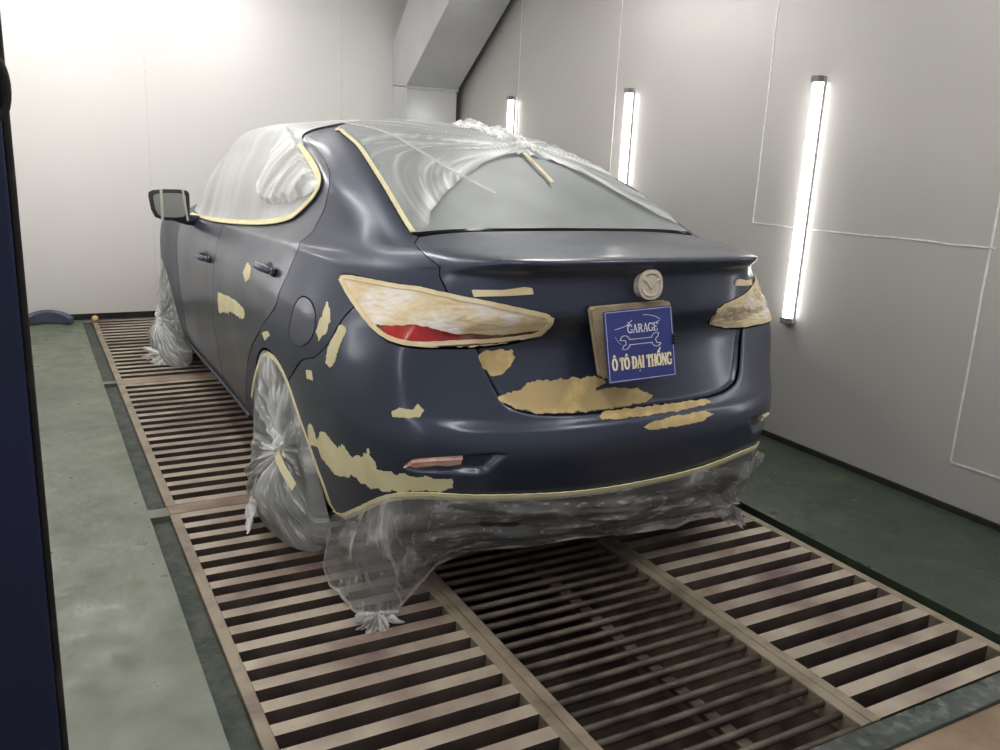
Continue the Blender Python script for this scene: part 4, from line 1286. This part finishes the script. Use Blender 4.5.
# --- sign hung over the licence plate
sg = empty('garage_sign', (-.0707, .005, .8727), 'blue square sign with a wrench and cream lettering leaning on the car tail', 'sign')
Rm = Matrix.Rotation(-.1483, 4, 'Z') @ Matrix.Rotation(-.2, 4, 'X') @ Matrix.Rotation(-.0691, 4, 'Y')
SW, SH = .2352, .2187
def sgn(P, d):                                          # sign plane (x, z) -> world, d towards the viewer
    return [Vector(sg.location) + (Rm @ Vector((x, -d, z))) for x, z in P]
def slab(name, P, d0, d1, m, parent, bevel=0.0):
    k = len(P)
    V = sgn(P, d0) + sgn(P, d1)
    F = [tuple(range(k))[::-1], tuple(range(k, 2 * k))] + [(i, (i + 1) % k, k + (i + 1) % k, k + i) for i in range(k)]
    return add(name, V, F, m, parent, bevel=bevel)
def rrect(w, h, r, n=5):
    P = []
    for cx, cy, a0 in ((w / 2 - r, h / 2 - r, 0), (-w / 2 + r, h / 2 - r, 90), (-w / 2 + r, -h / 2 + r, 180), (w / 2 - r, -h / 2 + r, 270)):
        for i in range(n):
            a = math.radians(a0 + 90 * i / (n - 1))
            P.append((cx + r * math.cos(a), cy + r * math.sin(a)))
    return P
slab('board', rrect(SW, SH, .006), -.004, .002, M['sign'], sg)
class Strokes:
    def __init__(s): s.v, s.f = [], []
    def line(s, P, w, d=.0026, closed=False):
        P = [Vector(p) for p in P]
        n = len(P)
        if closed:
            P = P + [P[0]]; n += 1
        for i in range(n - 1):
            a, b = P[i], P[i + 1]
            t = (b - a)
            if t.length < 1e-7: continue
            t.normalize()
            q = Vector((-t.y, t.x)) * w / 2
            e = t * w * .35
            c = [a - e + q, a - e - q, b + e - q, b + e + q]
            k = len(s.v)
            s.v += sgn([(x.x, x.y) for x in c], d) + sgn([(x.x, x.y) for x in c], .0018)
            s.f += [(k, k + 1, k + 2, k + 3), (k, k + 4, k + 5, k + 1), (k + 1, k + 5, k + 6, k + 2), (k + 2, k + 6, k + 7, k + 3), (k + 3, k + 7, k + 4, k)]
            d += .00002
    def build(s, name, m): return add(name, s.v, s.f, m, sg)
arc = lambda cx, cy, rx, ry, a0, a1, n=14: [(cx + rx * math.cos(math.radians(a0 + (a1 - a0) * i / n)), cy + ry * math.sin(math.radians(a0 + (a1 - a0) * i / n))) for i in range(n + 1)]
# serif letters in a unit box: (width, thick strokes, thin strokes)
GL = {
 'G': (.74, [arc(.38, .5, .32, .44, 70, 290)], [arc(.38, .5, .32, .44, 30, 70), arc(.38, .5, .32, .44, 290, 335), [(.66, .08), (.66, .40)], [(.48, .40), (.76, .40)], [(.66, .70), (.66, .95)]]),
 'A': (.76, [[(.40, .96), (.64, .04)]], [[(.38, .96), (.12, .04)], [(.20, .34), (.54, .34)], [(.02, .03), (.24, .03)], [(.50, .03), (.76, .03)]]),
 'R': (.76, [[(.18, .04), (.18, .96)], [(.40, .50), (.66, .04)], arc(.36, .73, .22, .21, -70, 70)], [[(.04, .03), (.34, .03)], [(.04, .95), (.40, .95)], [(.18, .51), (.38, .51)], [(.58, .03), (.78, .03)]]),
 'E': (.64, [[(.18, .04), (.18, .96)]], [[(.04, .95), (.56, .95)], [(.04, .03), (.60, .03)], [(.18, .51), (.46, .51)], [(.56, .95), (.56, .76)], [(.60, .03), (.60, .24)], [(.46, .62), (.46, .40)]]),
 'O': (.80, [arc(.40, .5, .31, .44, 110, 250), arc(.40, .5, .31, .44, -70, 70)], [arc(.40, .5, .31, .45, 70, 110), arc(.40, .5, .31, .45, 250, 290)]),
 'T': (.70, [[(.35, .04), (.35, .95)]], [[(.04, .95), (.66, .95)], [(.20, .03), (.50, .03)], [(.05, .95), (.05, .72)], [(.65, .95), (.65, .72)]]),
 'D': (.80, [[(.20, .04), (.20, .96)], arc(.36, .5, .34, .44, -62, 62)], [[(.04, .03), (.48, .03)], [(.04, .95), (.48, .95)]]),
 'I': (.40, [[(.20, .04), (.20, .96)]], [[(.05, .03), (.35, .03)], [(.05, .95), (.35, .95)]]),
 'H': (.84, [[(.18, .04), (.18, .96)], [(.66, .04), (.66, .96)]], [[(.18, .5), (.66, .5)], [(.04, .03), (.32, .03)], [(.04, .95), (.32, .95)], [(.52, .03), (.80, .03)], [(.52, .95), (.80, .95)]]),
 'N': (.84, [[(.18, .95), (.66, .06)]], [[(.18, .04), (.18, .95)], [(.66, .04), (.66, .95)], [(.04, .03), (.30, .03)], [(.04, .95), (.24, .95)], [(.54, .95), (.80, .95)]]),
 ' ': (.34, [], []),
}
MARK = {'^': [[(.24, 1.08), (.40, 1.24), (.56, 1.08)]], "'": [[(.52, 1.28), (.70, 1.46)]], '.': [[(.36, -.20), (.42, -.20)]], '-': [[(.02, .5), (.36, .5)]]}
def write(st, text, x0, x1, z, h, thick, thin):
    """text is a list of (letter, marks)"""
    tot = sum(GL[c][0] for c, _ in text)
    sx = (x1 - x0) / tot
    x = x0
    for c, mk in text:
        w, th, tn = GL[c]
        for P in th: st.line([(x + a * sx, z + b * h) for a, b in P], thick)
        for P in tn: st.line([(x + a * sx, z + b * h) for a, b in P], thin)
        for k in mk:
            for P in MARK[k]: st.line([(x + a * sx, z + b * h) for a, b in P], thin * 1.15)
        x += w * sx
st = Strokes()
write(st, [(c, '') for c in 'GARAGE'], -.042, .062, .037, .026, .0034, .0016)
st.build('small_lettering', M['white'])
st = Strokes()
write(st, [('O', '^'), (' ', ''), ('T', ''), ('O', '^'), (' ', ''), ('D', '-'), ('A', '.'), ('I', ''), (' ', ''), ('T', ''), ('H', ''), ('O', "^'"), ('N', ''), ('G', '')], -.102, .104, -.072, .038, .0062, .0030)
st.build('large_lettering', M['cream'])
st = Strokes()
# open ended wrench in outline
def wrench():
    P = []
    P += [(-.036, .018), (.040, .018)]
    P += arc(.056, .012, .018, .019, 160, 60, 8)
    P += [(.060, .018), (.052, .012), (.056, .000), (.070, -.002)]
    P += arc(.056, .008, .018, .019, -40, -165, 8)
    P += [(.036, .002), (-.036, .002)]
    P += arc(-.054, .008, .018, .019, -15, -120, 8)
    P += [(-.060, -.000), (-.050, .004), (-.052, .016), (-.070, .018)]
    P += arc(-.054, .012, .018, .019, 130, 20, 8)
    return P
st.line(wrench(), .0018, closed=True)
st.line(arc(.01, .055, .07, .034, 85, 25, 12), .0016)
st.line([(.070, .066), (.060, .064), (.066, .058)], .0016)
st.line([(-.084, .052), (-.062, .056), (-.046, .060), (-.034, .068), (-.024, .076)], .0018)
st.line([(-.046, .060), (-.030, .062), (-.040, .072)], .0014)
st.line([(-.085, .030), (-.075, .012), (-.066, .006)], .0008)
e = .0045
st.line([(-SW / 2 + e, -SH / 2 + e), (SW / 2 - e, -SH / 2 + e), (SW / 2 - e, SH / 2 - e), (-SW / 2 + e, SH / 2 - e)], .0013, closed=True)
st.build('wrench_outline', M['white'])
# holder wrapped in kraft paper behind the sign, and the clip on its right edge
kp = empty('plate_holder', (-.05, .10, .87), '', '')
del kp['label'], kp['category']
kp.parent = car
kp.location = Vector((-.05, .10, .87)) - Vector(car.location)
V = []
ho = [(-.213, .971), (-.207, .977), (.071, .986), (.079, .980), (.124, .762), (.118, .754), (-.154, .760), (-.161, .767)]
V = [(x, .066, z) for x, z in ho] + [(x, .088, z) for x, z in ho]
k = len(ho)
add('paper_wrap', V, [tuple(range(k))[::-1], tuple(range(k, 2 * k))] + [(i, k + i, k + (i + 1) % k, (i + 1) % k) for i in range(k)], M['kraft'], kp, bevel=.004)
MB().box(-.15, .06, .08, .15, .79, .95).build('bracket', M['lining'], kp, bevel=.004)
cl = MB()
for zz in (-.006, .006, .016):
    cl.tube([tuple(p) for p in sgn([(SW / 2 - .006, zz), (SW / 2 + .006, zz + .001)], .004)], .0055, 8)
cl.tube([tuple(p) for p in sgn([(SW / 2 - .002, -.012), (SW / 2 - .002, .022)], .003)], .004, 8)
cl.build('black_clip', M['black'], sg, smooth=True)
